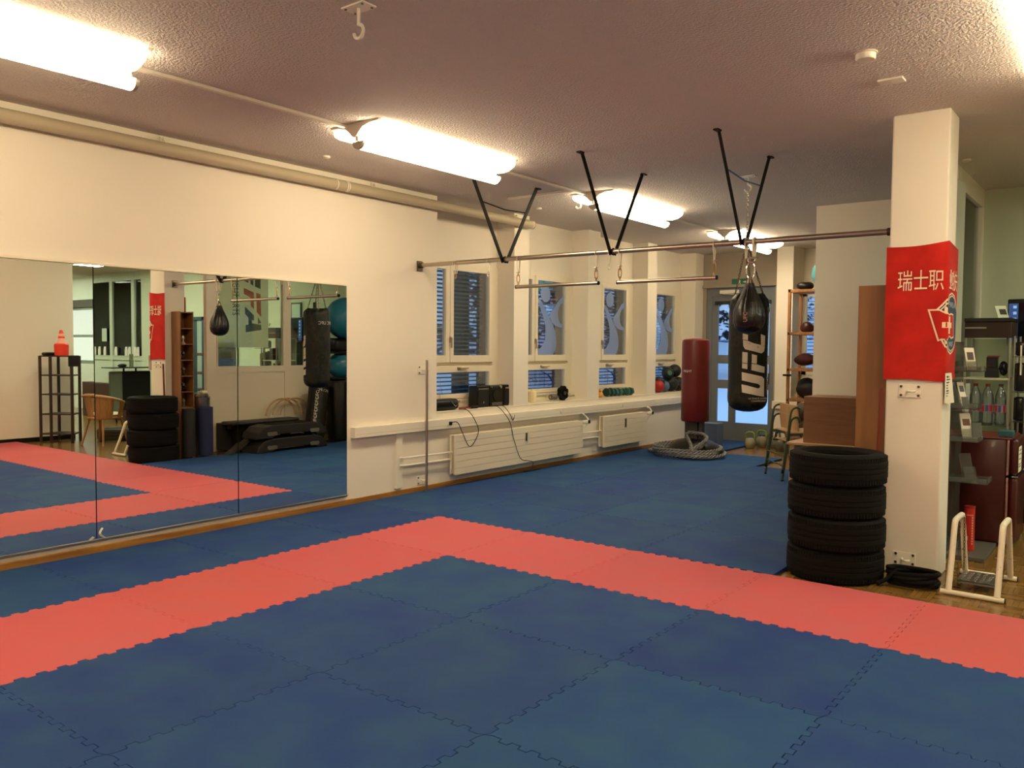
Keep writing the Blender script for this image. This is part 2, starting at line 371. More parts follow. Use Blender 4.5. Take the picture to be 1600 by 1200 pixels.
er.box(-1.64, -1.601, 7.48, 8.2, .86, 2.52)
struct('wall_outside', er, ER)
SLAT = mat('blind_slat', '#5b5f66', .5, .3)
lab = ['first', 'second', 'third', 'fourth']
slp = None
for k, (a, b) in enumerate(nich):
    t = thing('venetian_blind', 'lowered outside slatted blind behind the %s window from the mirror wall' % lab[k], 'window blind', (-1.565, a + .02, 0), 0, 'outside slatted blinds on the left wall')
    s = MB(); z = .90
    while z < 2.46:
        M = Matrix.Translation((-1.565, 0, z)) @ Matrix.Rotation(math.radians(-20), 4, 'Y')
        s.box(-.026, .026, a + .02, b - .02, -.001, .001, M); z += .048
    s.build('slats', SLAT, t)
    for y in (a + .25, b - .30): MB().cyl((-1.565, y, .88), (-1.565, y, 2.48), .0025, n=6).build('ladder_cord', BLACK, t)
    MB().box(-1.597, -1.53, a + .02, b - .02, 2.465, 2.499).build('head_rail', SLAT, t)
# storage room window
w5 = struct('window_5', MB().box(.60, 1.9, 7.93, 7.97, 2.40, 2.46).box(.60, .665, 7.93, 7.97, 1.15, 2.46).box(1.84, 1.9, 7.93, 7.97, 1.15, 2.46).box(.6, 1.9, 7.93, 7.97, 1.15, 1.22).box(.6, 1.9, 7.93, 7.97, 1.86, 1.93).box(1.2, 1.28, 7.93, 7.97, 1.15, 2.46), CREAM)
MB().box(.66, 1.85, 7.948, 7.952, 1.2, 2.42).build('glass_pane', GLASS, w5)
t = thing('venetian_blind', 'lowered slatted blind on the storage corner window, past the wooden shelf rack', 'window blind', (.6, 8.12, 0))
s = MB(); z = 1.25
while z < 2.44:
    M = Matrix.Translation((0, 8.13, z)) @ Matrix.Rotation(math.radians(14), 4, 'X'); s.box(.62, 1.88, -.03, .03, -.001, .001, M); z += .06
s.build('slats', SLAT, t)
# far office window seen in the mirror
w6 = struct('window_6', MB().box(12.86, 14.54, 4.1, 4.16, 1.08, 1.16).box(12.86, 14.54, 4.1, 4.16, 2.38, 2.44).box(12.78, 12.86, 4.098, 4.162, 1.08, 2.44).box(14.54, 14.6, 4.098, 4.162, 1.08, 2.44).box(12.86, 14.54, 4.1, 4.16, 1.72, 1.78), mat('grey_frame', '#6d7568', .5))
MB().box(12.86, 14.54, 4.127, 4.133, 1.16, 2.38).build('glass_pane', GLASS, w6)
struct('wall_window_surround', MB().box(12.72, 14.6, 4.05, 4.25, 0, 1.08).box(12.72, 14.6, 4.05, 4.25, 2.62, H), mat('white_wall_office', '#dfe4d8', .8))
struct('trim_4', MB().box(12.78, 14.6, 4.06, 4.2, 2.44, 2.62), mat('dark_roller_box', '#3c3a30', .5))

# ---------------------------------------------------------------- the glazed door at the far end
D0 = 7.82
dr = MB()
Z0, Z1 = 0, 2.585
def frame_grid(mb, xs, zs, y0, y1):
    for a, b in xs: mb.box(a, b, y0, y1, Z0, Z1)
frame = struct('door_1', MB().box(-1.0, -.90, D0, D0 + .08, 0, 2.585).box(.12, .19, D0, D0 + .08, 0, 2.585).box(-.95, .15, D0 + .001, D0 + .079, 2.44, 2.585), DGREY)
sl = MB()
for z0, z1 in ((0, .325), (.885, 1.03), (1.305, 1.45), (2.31, 2.44)): sl.rbox(-.82, -.56, D0 + .012, D0 + .058, z0, z1, .002)
sl.rbox(-.90, -.795, D0 + .01, D0 + .06, 0, 2.44, .003).rbox(-.585, -.49, D0 + .01, D0 + .06, 0, 2.44, .003)
a = sl.build('side_light', DGREY, frame)
MB().box(-.795, -.585, D0 + .033, D0 + .037, .32, 2.31).build('glass', GLASS, a)
sl = MB()
for z0, z1 in ((.01, .315), (.885, 1.03), (1.305, 1.45), (2.31, 2.44)): sl.rbox(-.475, .108, D0 + .002, D0 + .048, z0, z1, .002)
sl.rbox(-.485, -.465, D0, D0 + .05, .01, 2.44, .003).rbox(.10, .118, D0, D0 + .05, .01, 2.44, .003)
a = sl.build('door_leaf', DGREY, frame)
MB().box(-.47, .10, D0 + .023, D0 + .027, .31, 2.31).build('glass', GLASS, a)
MB().cyl((.108, D0, 1.08), (.108, D0 - .05, 1.08), .011, n=10).cyl((.108, D0 - .05, 1.08), (-.02, D0 - .05, 1.08), .009, n=10).rbox(.095, .12, D0 - .012, D0, .98, 1.16, .004).build('lever_handle', DSTEEL, a)
MB().rbox(-.75, -.42, D0 - .05, D0, 2.48, 2.54, .006).cyl((-.7, D0 - .03, 2.48), (-.2, D0 - .03, 2.45), .008, n=8).build('door_closer', WPLAST, frame)
MB().rbox(-.84, .13, D0 - .035, D0 + .0, 2.30, 2.36, .008).build('heat_strip', mat('dark_strip', '#3a352c', .6, var='#1c1a15', vscale=30), frame)
t = thing('exit_sign', 'small green emergency exit sign on the wall above the grey glass door', 'exit sign', (-.42, 7.79, 2.67))
MB().rbox(-.54, -.27, 7.775, 7.798, 2.625, 2.72, .003).build('sign_plate', mat('exit_green', '#1f6b55', .5), t)
ex = MB().ball((-.40, 7.773, 2.695), .009, 10, (1, .3, 1)).tube([(-.40, 7.773, 2.685), (-.405, 7.773, 2.66)], .006, 6).tube([(-.405, 7.773, 2.66), (-.39, 7.773, 2.645), (-.395, 7.773, 2.632)], .004, 6).tube([(-.405, 7.773, 2.66), (-.42, 7.773, 2.645), (-.435, 7.773, 2.643)], .004, 6).tube([(-.42, 7.773, 2.675), (-.40, 7.773, 2.68), (-.385, 7.773, 2.668)], .004, 6)
ex.prism([(-.345, 2.672), (-.315, 2.672), (-.315, 2.685), (-.285, 2.667), (-.315, 2.649), (-.315, 2.662), (-.345, 2.662)], lambda x, z, q: Vector((x, 7.775 - q, z)), 0, .004)
ex.build('escape_symbol', WPLAST, t)
# ---------------------------------------------------------------- interlocking foam mats
def tooth(a, b, fixed, axis, on):
    """points from a to b along one tile edge; toothed when both sides are tiles"""
    P = []
    s = 1 if b > a else -1
    if not on: return [(a, fixed)] if axis == 0 else [(fixed, a)]
    lo, hi = min(a, b), max(a, b); A = .013; n = 10; L = hi - lo - .06; p = L / n; q = [(lo, 0)]
    for k in range(n):
        x = lo + .03 + k * p; q += [(x + .03 * p, A), (x + .47 * p, A), (x + .53 * p, -A), (x + .97 * p, -A)]
    q.append((hi, 0))
    if s < 0: q = q[::-1]
    q = q[:-1]
    return [(t, fixed + o) if axis == 0 else (fixed + o, t) for t, o in q]
tiles = {}
for i in range(-1, 7):
    for j in range(-5, 8):
        if j >= 0 and (i >= 3 or (i == 2 and j > 3) or (i == 1 and j > 4) or (i == 0 and j > 5) or (i == -1 and j > 7)): continue
        tiles[i, j] = 'red' if (i == 0 and j <= -1) or (j == -1 and i >= 0) else 'blue'
for (i, j), c in sorted(tiles.items()):
    x0 = -1.036 if i == -1 else i; x1 = 6.82 if i == 6 else i + 1
    if i == 2 and j >= 0: x1 = 3.055
    y0 = j; y1 = j + 1 if not (i == -1 and j == 7) else 7.72
    has = lambda a, b: (a, b) in tiles
    P = tooth(x0, x1, y0, 0, has(i, j - 1) and i != -1 and i != 6) + tooth(y0, y1, x1, 1, has(i + 1, j)) + tooth(x1, x0, y1, 0, has(i, j + 1) and i != -1 and i != 6) + tooth(y1, y0, x0, 1, has(i - 1, j))
    if i in (-1, 6):
        e = tooth(x0, x1, y0, 0, has(i, j - 1)); e2 = tooth(x1, x0, y1, 0, has(i, j + 1))
        P = e + tooth(y0, y1, x1, 1, has(i + 1, j)) + e2 + tooth(y1, y0, x0, 1, has(i - 1, j))
    n = len(P)
    def inset(g):
        o = []
        for k in range(n):
            a = Vector(P[k - 1]); b = Vector(P[k]); d = Vector(P[(k + 1) % n])
            e1 = (b - a); e2 = (d - b)
            if e1.length < 1e-9 or e2.length < 1e-9: o.append(P[k]); continue
            n1 = Vector((-e1.y, e1.x)).normalized(); n2 = Vector((-e2.y, e2.x)).normalized(); m_ = n1 + n2
            if m_.length < .2: m_ = n1
            m_ = m_.normalized(); kk = g / max(.45, m_.dot(n1)); o.append((b.x + m_.x * kk, b.y + m_.y * kk))
        return o
    dz = random.uniform(-.0006, .0006)
    g = random.choice((.0008, .0012, .0019))
    r0 = inset(g); r1 = inset(g + .0012)
    v = [(x, y, 0.0005) for x, y in r0] + [(x, y, .0232 + dz) for x, y in r0] + [(x, y, .0247 + dz) for x, y in r1]
    f = [tuple(range(n))[::-1], tuple(range(2 * n, 3 * n))]
    for q in range(2): f += [(q * n + k, q * n + (k + 1) % n, (q + 1) * n + (k + 1) % n, (q + 1) * n + k) for k in range(n)]
    mb = MB(); mb.add(v, f)
    o = mb.build('puzzle_mat', REDM if c == 'red' else BLUEM)
    row = 'in the red crossing strip' if j == -1 else ('%s row %s the red crossing strip' % (ORD[j] if j >= 0 else ORD[-2 - j], 'behind' if j >= 0 else 'before'))
    tag(o, '%s foam puzzle mat, %s from the mirror wall, %s' % (c, ORD[i + 1], row), 'floor mat', 'interlocking foam floor mats')

# ---------------------------------------------------------------- mirror panels
mm = bpy.data.materials.new('mirror_silver'); mm.use_nodes = True
b_ = mm.node_tree.nodes['Principled BSDF']; b_.inputs['Base Color'].default_value = (.93, .95, .90, 1); b_.inputs['Metallic'].default_value = 1; b_.inputs['Roughness'].default_value = 0.0
seam = [-.165, -1.365, -2.56, -3.76, -4.96]; rots = [-.10, -.25, 0, 0]
nm = ['rightmost, next to the bare wall', 'second from its window end, reflecting the speed bag', 'third from its window end, reflecting the black shelf', 'fourth, nearest the camera']
for k in range(4):
    y1, y0 = seam[k], seam[k + 1]; yc = (y0 + y1) / 2
    t = thing('wall_mirror', 'tall wall mirror panel, ' + nm[k], 'mirror', (XW + .012, yc, .114), math.radians(-rots[k]), 'frameless mirror panels on the left wall')
    t_ = MB().box(XW + .006, XW + .012, y0 + .002, y1 - .002, .118, 2.12)
    o = bpy.data.objects.new('mirror_glass', None)
    bpy.data.objects.remove(o)
    # built flat, then turned with its thing
    mb = MB(); mb.box(-.006, 0.0015, -(y1 - y0) / 2 + .003, (y1 - y0) / 2 - .003, .010, 2.006)
    me = mb.build('mirror_glass', mm); me.parent = t
    sb = MB().box(-.009, -.0065, -(y1 - y0) / 2 - .004, -(y1 - y0) / 2 + .01, .004, 2.006).build('seam_backing', BLACK); sb.parent = t
MB().rbox(XW, XW + .02, -4.97, -.165, .104, .123, .002).build('mirror_rail', ALU); tag(bpy.data.objects['mirror_rail'], 'thin aluminium rail carrying the mirror panels above the wooden baseboard', 'rail')
MB().rbox(XW, XW + .02, -4.97, -.165, 2.122, 2.142, .003).build('mirror_top_strip', CREAM); tag(bpy.data.objects['mirror_top_strip'], 'slim cream strip along the top edge of the wall mirrors', 'strip')
tp = MB().tube(bez([(XW + .016, -2.50, .118), (XW + .02, -2.54, .16), (XW + .018, -2.52, .20)]), .008, 8, flat=.3).tube(bez([(XW + .016, -2.61, .12), (XW + .02, -2.58, .14)]), .009, 8, flat=.3)
tag(tp.build('tape_scrap', WPLAST), 'crumpled clear tape scrap stuck at the foot of the mirror seam', 'tape')

# ---------------------------------------------------------------- ceiling lamps
EMI = mat('lamp_diffuser', '#fff2dc', .5, emit=LAMP_COL, es=LAMP)
CAPM = mat('lamp_housing', '#d9cfc0', .5)
CAPD = mat('lamp_end_cap', '#9c9387', .5)
def lamp():
    t = thing('ceiling_lamp', 'x', 'ceiling lamp', (0, 0, H), 0, 'long gull-wing fluorescent ceiling lamps')
    L = .785
    prof = [(.236, -.022), (.252, -.034), (.236, -.062), (.185, -.088), (.120, -.10), (.06, -.095), (.05, -.075)]
    for s in (1, -1):
        mb = MB(); n = len(prof); q = prof + [(.05, -.020)]; n = len(q)
        v = [(s * x, y, z) for y in (-L, L) for x, z in q]
        mb.add(v, [tuple(range(n)), tuple(range(n, 2 * n))[::-1]] + [(k, (k + 1) % n, n + (k + 1) % n, n + k) for k in range(n)])
        mb.build('diffuser', EMI).parent = t
        MB().box(s * .225 - .012, s * .225 + .012, -L, L, -.0215, -.018).build('edge_trim', CAPD).parent = t
    mb = MB(); q = [(.055 * math.cos(a), -.125 + .05 * math.sin(a)) for a in [PI + PI * k / 10 for k in range(11)]]; q += [(.055, -.118), (-.055, -.118)]; n = len(q)
    mb.add([(x, y, z) for y in (-L + .03, L + .04) for x, z in q], [tuple(range(n)), tuple(range(n, 2 * n))[::-1]] + [(k, (k + 1) % n, n + (k + 1) % n, n + k) for k in range(n)])
    mb.build('lower_diffuser', EMI).parent = t
    MB().box(-.048, .048, -L - .02, L + .02, -.072, 0).box(-.012, .012, -L, L, -.12, -.07).build('spine', CAPM).parent = t
    for s in (-1, 1):
        y = s * (L + .002)
        e = MB(); q2 = [(.26, -.001), (.245, -.014), (.16, -.018), (.09, -.035), (.045, -.07), (.02, -.095), (-.02, -.095), (-.045, -.07), (-.09, -.035), (-.16, -.018), (-.245, -.014), (-.26, -.001)]
        e.prism(q2, lambda x, z, q_: Vector((x, y + q_, z)), 0, s * .025)
        e.build('end_plate', CAPM).parent = t
        e = MB(); q3 = [(.058 * math.cos(a), -.123 + .055 * math.sin(a)) for a in [PI + PI * k / 10 for k in range(11)]]
        yy = -L + .03 if s < 0 else L + .04
        e.prism(q3, lambda x, z, q_: Vector((x, yy + q_, z)), 0, s * .02)
        e.tube([(-.008, yy, -.12), (-.008, yy, -.08)], .004, 6).tube([(.008, yy, -.12), (.008, yy, -.08)], .004, 6)
        e.build('end_cap', CAPD).parent = t
    return t
l0 = lamp(); l0.location = (.42, -.57, H); l0['label'] = 'glowing ceiling lamp above the mirror corner, its far end over the black V strut'
for (x, y, s) in ((.42, 2.65, 'glowing ceiling lamp crossed by the middle black V strut, beyond the horizontal bar'), (.42, 6.0, 'farthest glowing ceiling lamp, near the grey glass door'),
                  (.42, -3.86, 'glowing ceiling lamp cut by the top left corner of the view'), (4.71, -.57, 'glowing ceiling lamp at the top right edge, beside the white pillar'),
                  (4.71, -3.86, 'ceiling lamp of the pillar-side row, first behind the viewer'), (4.71, -7.15, 'added unseen fill lamp of the pillar-side row, farthest behind the viewer'), (.42, -7.15, 'added unseen fill lamp of the mirror-side row behind the viewer')):  # last two lamps added out of view to brighten pillar and right wall
    dup(l0, (x, y, H), 0, s)
# conduits between the lamps
for (y0, y1, s) in ((-3.07, -1.38, 'white ceiling cable duct between the corner lamp and the mirror corner lamp'), (.24, 1.84, 'white ceiling cable duct running to the second lamp over the bar'), (3.46, 5.19, 'white ceiling cable duct between the two farthest lamps')):
    tag(MB().rbox(.31, .35, y0, y1, H - .022, H - .001, .003).build('cable_duct', WPLAST), s, 'cable duct', 'ceiling cable ducts')
tag(MB().rbox(-.50, .31, 1.60, 1.64, H - .022, H - .001, .003).build('cable_duct', WPLAST), 'short cross-wise white cable duct on the ceiling, ending above the horizontal bar', 'cable duct', 'ceiling cable ducts')
# ceiling smoke detector, cover, small sensors
t = thing('smoke_detector', 'round white smoke detector on the ceiling before the white pillar', 'smoke detector', (3.757, -.70, H))
MB().lathe([(.052, -.002), (.052, -.03), (.046, -.038), (0, -.04)], (3.757, -.70, H), 28).build('housing', WHITE, t, smooth=True)
MB().lathe([(.06, 0), (.06, -.006), (.05, -.008), (0, -.008)], (3.757, -.70, H), 28).build('base_ring', WPLAST, t)
tag(MB().rbox(3.69, 3.83, -.19, -.095, H - .014, H - .001, .003).cyl((3.76, -.142, H - .016), (3.76, -.142, H - .013), .006).build('ceiling_cover_plate', WHITE), 'rectangular white cover plate on the ceiling just before the pillar top', 'cover plate')
for (x, y, s) in ((-.56, -.817, 'small round white ceiling sensor between pipe and glowing lamp'), (3.757, 2.423, 'small white ceiling sensor just right of the pillar top'), (-.605, 2.334, 'small white ceiling sensor beyond the end of the grey pipe'), (-.49, 6.5, 'small white ceiling sensor by the far windows')):
    tag(MB().lathe([(.034, 0), (.034, -.014), (.026, -.02), (0, -.02)], (x, y, H), 20).build('ceiling_sensor', WPLAST, smooth=True), s, 'sensor', 'small ceiling sensors')
def ceiling_hook(x, y, rz, s):
    t = thing('ceiling_hook', s, 'hook', (x, y, H), rz, 'white ceiling hooks')
    MB().rbox(-.075, .075, -.045, .045, -.008, 0, .002).build('plate', WHITE).parent = t
    hk = [(0, 0, -.008), (0, 0, -.05), (0, 0, -.085)] + [tuple(p) for p in arc((0, 0, -.115), .032, PI * .55, -PI * .95, 14)]
    MB().tube(hk, .0085, 8).build('hook', WHITE, smooth=True).parent = t
    b = MB()
    for sx in (-.058, .058):
        for sy in (-.03, .03): b.cyl((sx, sy, -.008), (sx, sy, -.013), .006, n=8)
    b.build('bolts', DSTEEL).parent = t
    return t
hk = ceiling_hook(2.0, -2.755, .0, 'white hook on a bolted ceiling plate at the top of the view')
dup(hk, (.22, 1.90, H), 0, 'white ceiling hook beside the near end of the second lamp')
dup(hk, (2.02, 2.016, H), 0, 'white ceiling hook carrying the chain of the camouflage punching bag')

# ---------------------------------------------------------------- grey ventilation pipe
t = thing('ceiling_pipe', 'long grey-beige pipe running under the ceiling along the left wall', 'pipe', (-.985, 0, 3.045))
MB().cyl((-.985, -10.4, 3.045), (-.985, 2.74, 3.045), .05, n=28).build('pipe', mat('pipe_paint', '#b3a88f', .5), t, smooth=True)
b = MB()
for y in (-.36, -.24, -.22, 2.70): b.cyl((-.985, y - .006, 3.045), (-.985, y + .006, 3.045), .0525, n=28)
b.build('collar', WPLAST, t, smooth=True)
for y in (-4.2, -2.02, .16, 2.45):
    MB().rbox(-1.058, -1.04, y - .014, y + .014, 3.04, 3.15, .003).rbox(-1.058, -.98, y - .012, y + .012, 3.094, 3.102, .002).cyl((-1.03, y, 3.125), (-1.0, y, 3.125), .012, n=10).build('bracket', WPLAST, t)

# ---------------------------------------------------------------- trunking, pipes, radiators
t = thing('cable_trunking', 'long white cable trunking along the left wall under the window sill', 'cable trunking', (-1.03, 0, .66))
MB().rbox(XW, -.99, -.117, 7.25, .664, .768, .004).build('channel', WPLAST, t)
b = MB()
for y in (1.24, 2.38, 3.4, 5.0, 6.0): b.rbox(-.992, -.984, y - .02, y + .02, .70, .74, .002).cyl((-.986, y, .72), (-.981, y, .72), .012, n=10)
b.build('socket', WPLAST, t)
MB().box(-.989, -.9885, -.1, 7.2, .697, .699).build('lid_seam', mat('seam', '#a89d88', .6), t)
b = MB().rbox(XW, -1.025, .475, .56, .093, .664, .004)
tag(b.build('cable_riser', WPLAST), 'short vertical white cable duct from trunking down to the baseboard', 'cable duct')
t = thing('heating_pipes', 'pair of white heating pipes left of the long radiator', 'heating pipe', (-1.0, .9, .3), 0, 'white heating pipes')
MB().tube([(-1.055, .52, .408), (-1.01, .53, .408), (-1.0, .56, .407), (-1.0, 1.33, .398)], .011, 8).build('pipe', WHITE, t, smooth=True)
MB().tube([(-1.055, .52, .329), (-1.01, .53, .329), (-1.0, .56, .328), (-1.0, 1.24, .322), (-1.0, 1.262, .316), (-1.0, 1.272, .30), (-1.0, 1.272, .19), (-1.0, 1.28, .17), (-1.0, 1.32, .165)], .011, 8).build('pipe', WHITE, t, smooth=True)
t2 = thing('heating_pipes', 'pair of white heating pipes between the two radiators', 'heating pipe', (-1.0, 4.1, .3), 0, 'white heating pipes')
MB().tube([(-1.0, 3.84, .40), (-1.0, 4.42, .395)], .011, 8).build('pipe', WHITE, t2, smooth=True)
MB().tube([(-1.0, 3.84, .325), (-1.0, 4.30, .32), (-1.0, 4.345, .315), (-1.0, 4.355, .30), (-1.0, 4.355, .20), (-1.0, 4.365, .185), (-1.0, 4.42, .18)], .011, 8).build('pipe', WHITE, t2, smooth=True)
def radiator(y0, y1, z0, z1, s, ky, slot):
    t = thing('radiator', s, 'radiator', (-1.0, (y0 + y1) / 2, z0), 0, 'white panel radiators')
    b = MB(); n = 6; h = (z1 - z0) / n
    for k in range(n): b.rbox(-.965, -.94, y0, y1, z0 + k * h + .0015, z0 + (k + 1) * h - .0015, .003)
    b.rbox(-1.03, -1.006, y0, y1, z0, z1, .003)
    b.build('panel', CREAM, t)
    MB().box(-1.006, -.962, y0 + .01, y1 - .01, z0 + .01, z1 - .006).build('core', mat('radiator_core', '#b5aa95', .7), t)
    MB().rbox(-.94, -.925, slot, slot + .03, z1 - .19, z1 - .06, .003).build('heat_meter', DSTEEL if 'short' in s else WPLAST, t)
    if 'long' in s: MB().rbox(-.94, -.93, slot - .035, slot - .012, z1 - .17, z1 - .07, .002).build('meter_plate', DSTEEL, t)
    b = MB().cyl((-.97, y1, z1 - .03), (-.97, y1 + .05, z1 - .03), .015, n=12).cyl((-.97, y1 + .045, z1 - .03), (-.88, y1 + .055, z1 - .02), .026, .03, n=16)
    b.build('thermostat_valve', WHITE, t, smooth=True)
    MB().cyl((-.88, y1 + .055, z1 - .02), (-.868, y1 + .056, z1 - .019), .027, .022, n=16).build('valve_cap', BLKP, t)
    MB().tube([(-.955, y1 + .02, .67), (-.93, y1 + .06, z1 + .05), (-.90, y1 + .09, z1 - .01), (-.92, y1 + .05, z1 - .07), (-.96, y1 + .01, z1 - .15)], .011, 8).build('supply_pipe', WHITE, t, smooth=True)
    return t
radiator(1.285, 3.85, .148, .585, 'long white ribbed radiator under the first two windows', 0, 2.60)
radiator(4.40, 5.64, .165, .60, 'short white ribbed radiator under the third window', 0, 4.97)
tag(MB().cyl((-.958, .845, .027), (-.958, .845, 1.41), .0135, n=16).build('steel_pole', STEEL, smooth=True), 'upright steel pole hooked to the left wall beside the first window', 'pole')
def wall_hook(c, nrm, s, ang=0):
    """plate with four bolts and a hook; nrm 'x' faces +X, 'y' faces -Y"""
    t = thing('wall_hook', s, 'hook', c, 0, 'white bolted wall hooks')
    if nrm == 'x': fn = lambda a, b, d: Vector((c[0] + d, c[1] + a, c[2] + b))
    else: fn = lambda a, b, d: Vector((c[0] + a, c[1] - d, c[2] + b))
    mb = MB(); mb.prism([(-.072, -.045), (.072, -.045), (.072, .045), (-.072, .045)], fn, 0, .007); mb.build('plate', WHITE, t, bevel=.002)
    for i, (a, b) in enumerate(((-.055, .03), (.055, .03), (-.055, -.03), (.055, -.03))):
        MB().cyl(fn(a, b, .006), fn(a, b, .012), .009, n=8).build('bolt', DSTEEL, t)
    MB().tube([fn(-.012, 0, .006), fn(-.01, 0, .04), fn(.0, 0, .062), fn(.02, 0, .07), fn(.036, 0, .06), fn(.04, 0, .045)], .0075, 8).build('hook', WHITE, t, smooth=True)
wall_hook((XW, .885, 1.305), 'x', 'upper white wall hook holding the steel pole')
wall_hook((XW, .875, .135), 'x', 'lower white wall hook at the foot of the steel pole')
wall_hook((3.737, .68, 1.273), 'y', 'white wall hook on the pillar just below the red banner')
wall_hook((3.732, .68, .112), 'y', 'white wall hook at the foot of the pillar above the black hose')

# ---------------------------------------------------------------- things on the window sill
t = thing('portable_radio', 'rounded black portable radio with thin antenna at the first window', 'radio', (-1.17, 1.33, .846))
MB().rbox(-1.27, -1.10, 1.14, 1.545, .848, .972, .05, seg=4).build('body', BLKP, t, smooth=True)
MB().tube(bez([(-1.097, 1.37, .96), (-1.094, 1.44, .90), (-1.094, 1.47, .895), (-1.097, 1.53, .955)], 6), .004, 6).build('chrome_trim', CHROME, t)
MB().cyl((-1.24, 1.36, .96), (-1.24, 1.36, 1.20), .002, n=6).build('antenna', STEEL, t)
t = thing('stereo_system', 'black stereo with two speakers standing on sill before the first column', 'stereo', (-1.16, 2.24, .846))
MB().rbox(-1.25, -1.13, 2.10, 2.37, .848, 1.10, .012).build('cd_unit', mat('gloss_black', '#0d0d0d', .15), t)
MB().cyl((-1.13, 2.235, .985), (-1.122, 2.235, .985), .075, n=28).rbox(-1.13, -1.122, 2.13, 2.34, 1.045, 1.052, .002).build('disc_window', mat('smoked', '#1e1d1c', .1), t)
MB().rbox(-1.13, -1.121, 2.14, 2.33, .86, .895, .003).build('button_strip', mat('button_grey', '#55524c', .4), t)
MB().cyl((-1.13, 2.30, 1.078), (-1.112, 2.30, 1.078), .018, n=16).cyl((-1.13, 2.245, .88), (-1.118, 2.245, .88), .014, n=16).cyl((-1.13, 2.14, 1.078), (-1.12, 2.14, 1.078), .007, n=10).build('knob', CHROME, t)
MB().rbox(-1.129, -1.124, 2.17, 2.27, 1.067, 1.088, .001).build('display', mat('display_blue', '#27303a', .2), t)
for y0 in (1.87, 2.375):
    s = MB().rbox(-1.26, -1.13, y0, y0 + .225, .848, 1.10, .01).build('speaker', BLKP, t)
    MB().rbox(-1.131, -1.123, y0 + .015, y0 + .21, .87, 1.05, .004).build('grille', mat('grille', '#131211', .9), s)
    MB().rbox(-1.129, -1.12, y0 + .02, y0 + .205, 1.055, 1.07, .002).cyl((-1.125, y0 + .11, .905), (-1.119, y0 + .11, .905), .011, n=10).build('silver_badge', CHROME, s)
tag(MB().tube(bez([(-1.10, 1.52, .855), (-1.08, 1.60, .856), (-1.12, 1.68, .858), (-1.09, 1.76, .857)]), .006, 6).tube(bez([(-1.11, 1.53, .866), (-1.10, 1.62, .868), (-1.14, 1.72, .866), (-1.10, 1.80, .857)]), .006, 6).build('red_cable', mat('red_cord', '#8e2a1c', .6)), 'bunched red cord on the sill between radio and stereo', 'cable')
tag(MB().rbox(-1.14, -1.08, 1.73, 1.84, .847, .877, .01).build('power_adapter', BLKP), 'small black power adapter on sill left of the stereo', 'adapter')
tag(MB().tube(bez([(-.983, 1.24, .72), (-.93, 1.30, .73), (-.92, 1.38, .60), (-.93, 1.50, .45), (-.93, 1.60, .50), (-.93, 1.66, .62), (-.96, 1.60, .77), (-1.02, 1.56, .848), (-1.08, 1.52, .856)]), .0045, 6).rbox(-.984, -.965, 1.22, 1.26, .70, .74, .006).build('power_cable', BLKP), 'black cable looping from trunking socket up to the radio', 'cable', 'black cables hanging below the sill')
tag(MB().tube(bez([(-1.12, 2.14, .855), (-1.05, 2.16, .85), (-.98, 2.20, .77), (-.935, 2.25, .66), (-.93, 2.30, .50), (-.925, 2.34, .40), (-.925, 2.40, .28), (-.92, 2.47, .20), (-.92, 2.62, .17), (-.92, 2.70, .14), (-.93, 2.67, .06), (-.99, 2.60, .034), (-.96, 2.9, .032)]), .0045, 6).build('power_cable', BLKP), 'long black cable dropping from stereo over radiator to the floor', 'cable', 'black cables hanging below the sill')
tag(MB().tube(bez([(-1.12, 2.24, .855), (-1.05, 2.27, .85), (-.98, 2.30, .76), (-.98, 2.36, .68), (-.984, 2.40, .74)]), .0045, 6).build('power_cable', BLKP), 'short black cable from stereo to the trunking socket', 'cable', 'black cables hanging below the sill')
t = thing('water_jug', 'cream jug with lid standing on sill at the second window', 'jug', (-1.25, 3.13, .846))
MB().lathe([(.05, 0), (.058, .01), (.056, .12), (.05, .14), (.03, .145)], (-1.25, 3.12, .847), 24).build('body', mat('cream_plastic', '#e8dcb8', .5), t, smooth=True)
MB().tube(arc((-1.25, 3.18, .92), .045, -PI * .5, PI * .5, 10, (0, 1, 0)), .007, 8).rbox(-1.26, -1.24, 3.10, 3.15, .99, 1.02, .004).build('handle', mat('cream_plastic'), t, smooth=True)
t = thing('weight_roller', 'black handlebar roller with knobbly wheel on the second sill', 'exercise roller', (-1.2, 3.73, .846))
w_ = MB()
for k in range(6):
    a = PI * k / 3 + .4; w_.cyl((-1.22, 3.73 + .058 * math.cos(a), .945 + .058 * math.sin(a)), (-1.16, 3.73 + .058 * math.cos(a), .945 + .058 * math.sin(a)), .04, n=16)
w_.build('wheel', RUB, t, smooth=True)
MB().cyl((-1.235, 3.73, .945), (-1.145, 3.73, .945), .024, n=16).build('hub', STEEL, t, smooth=True)
MB().cyl((-1.2, 3.45, .90), (-1.2, 4.02, .90), .013, n=12).build('bar', STEEL, t, smooth=True)
MB().cyl((-1.2, 3.46, .90), (-1.2, 3.58, .90), .035, n=14).build('weight_disc', mat('grey_plastic', '#5d5a52', .5), t, smooth=True)
tag(MB().lathe([(.04, 0), (.06, .03), (.05, .06), (.02, .075), (.025, .09), (.03, .1), (.015, .12), (0, .122)], (-1.16, 4.62, .847), 18).build('yellow_grip_ball', mat('yellow_rubber', '#c9922b', .5), smooth=True), 'small yellow rubber trainer at left end of the green dumbbells', 'exercise toy')
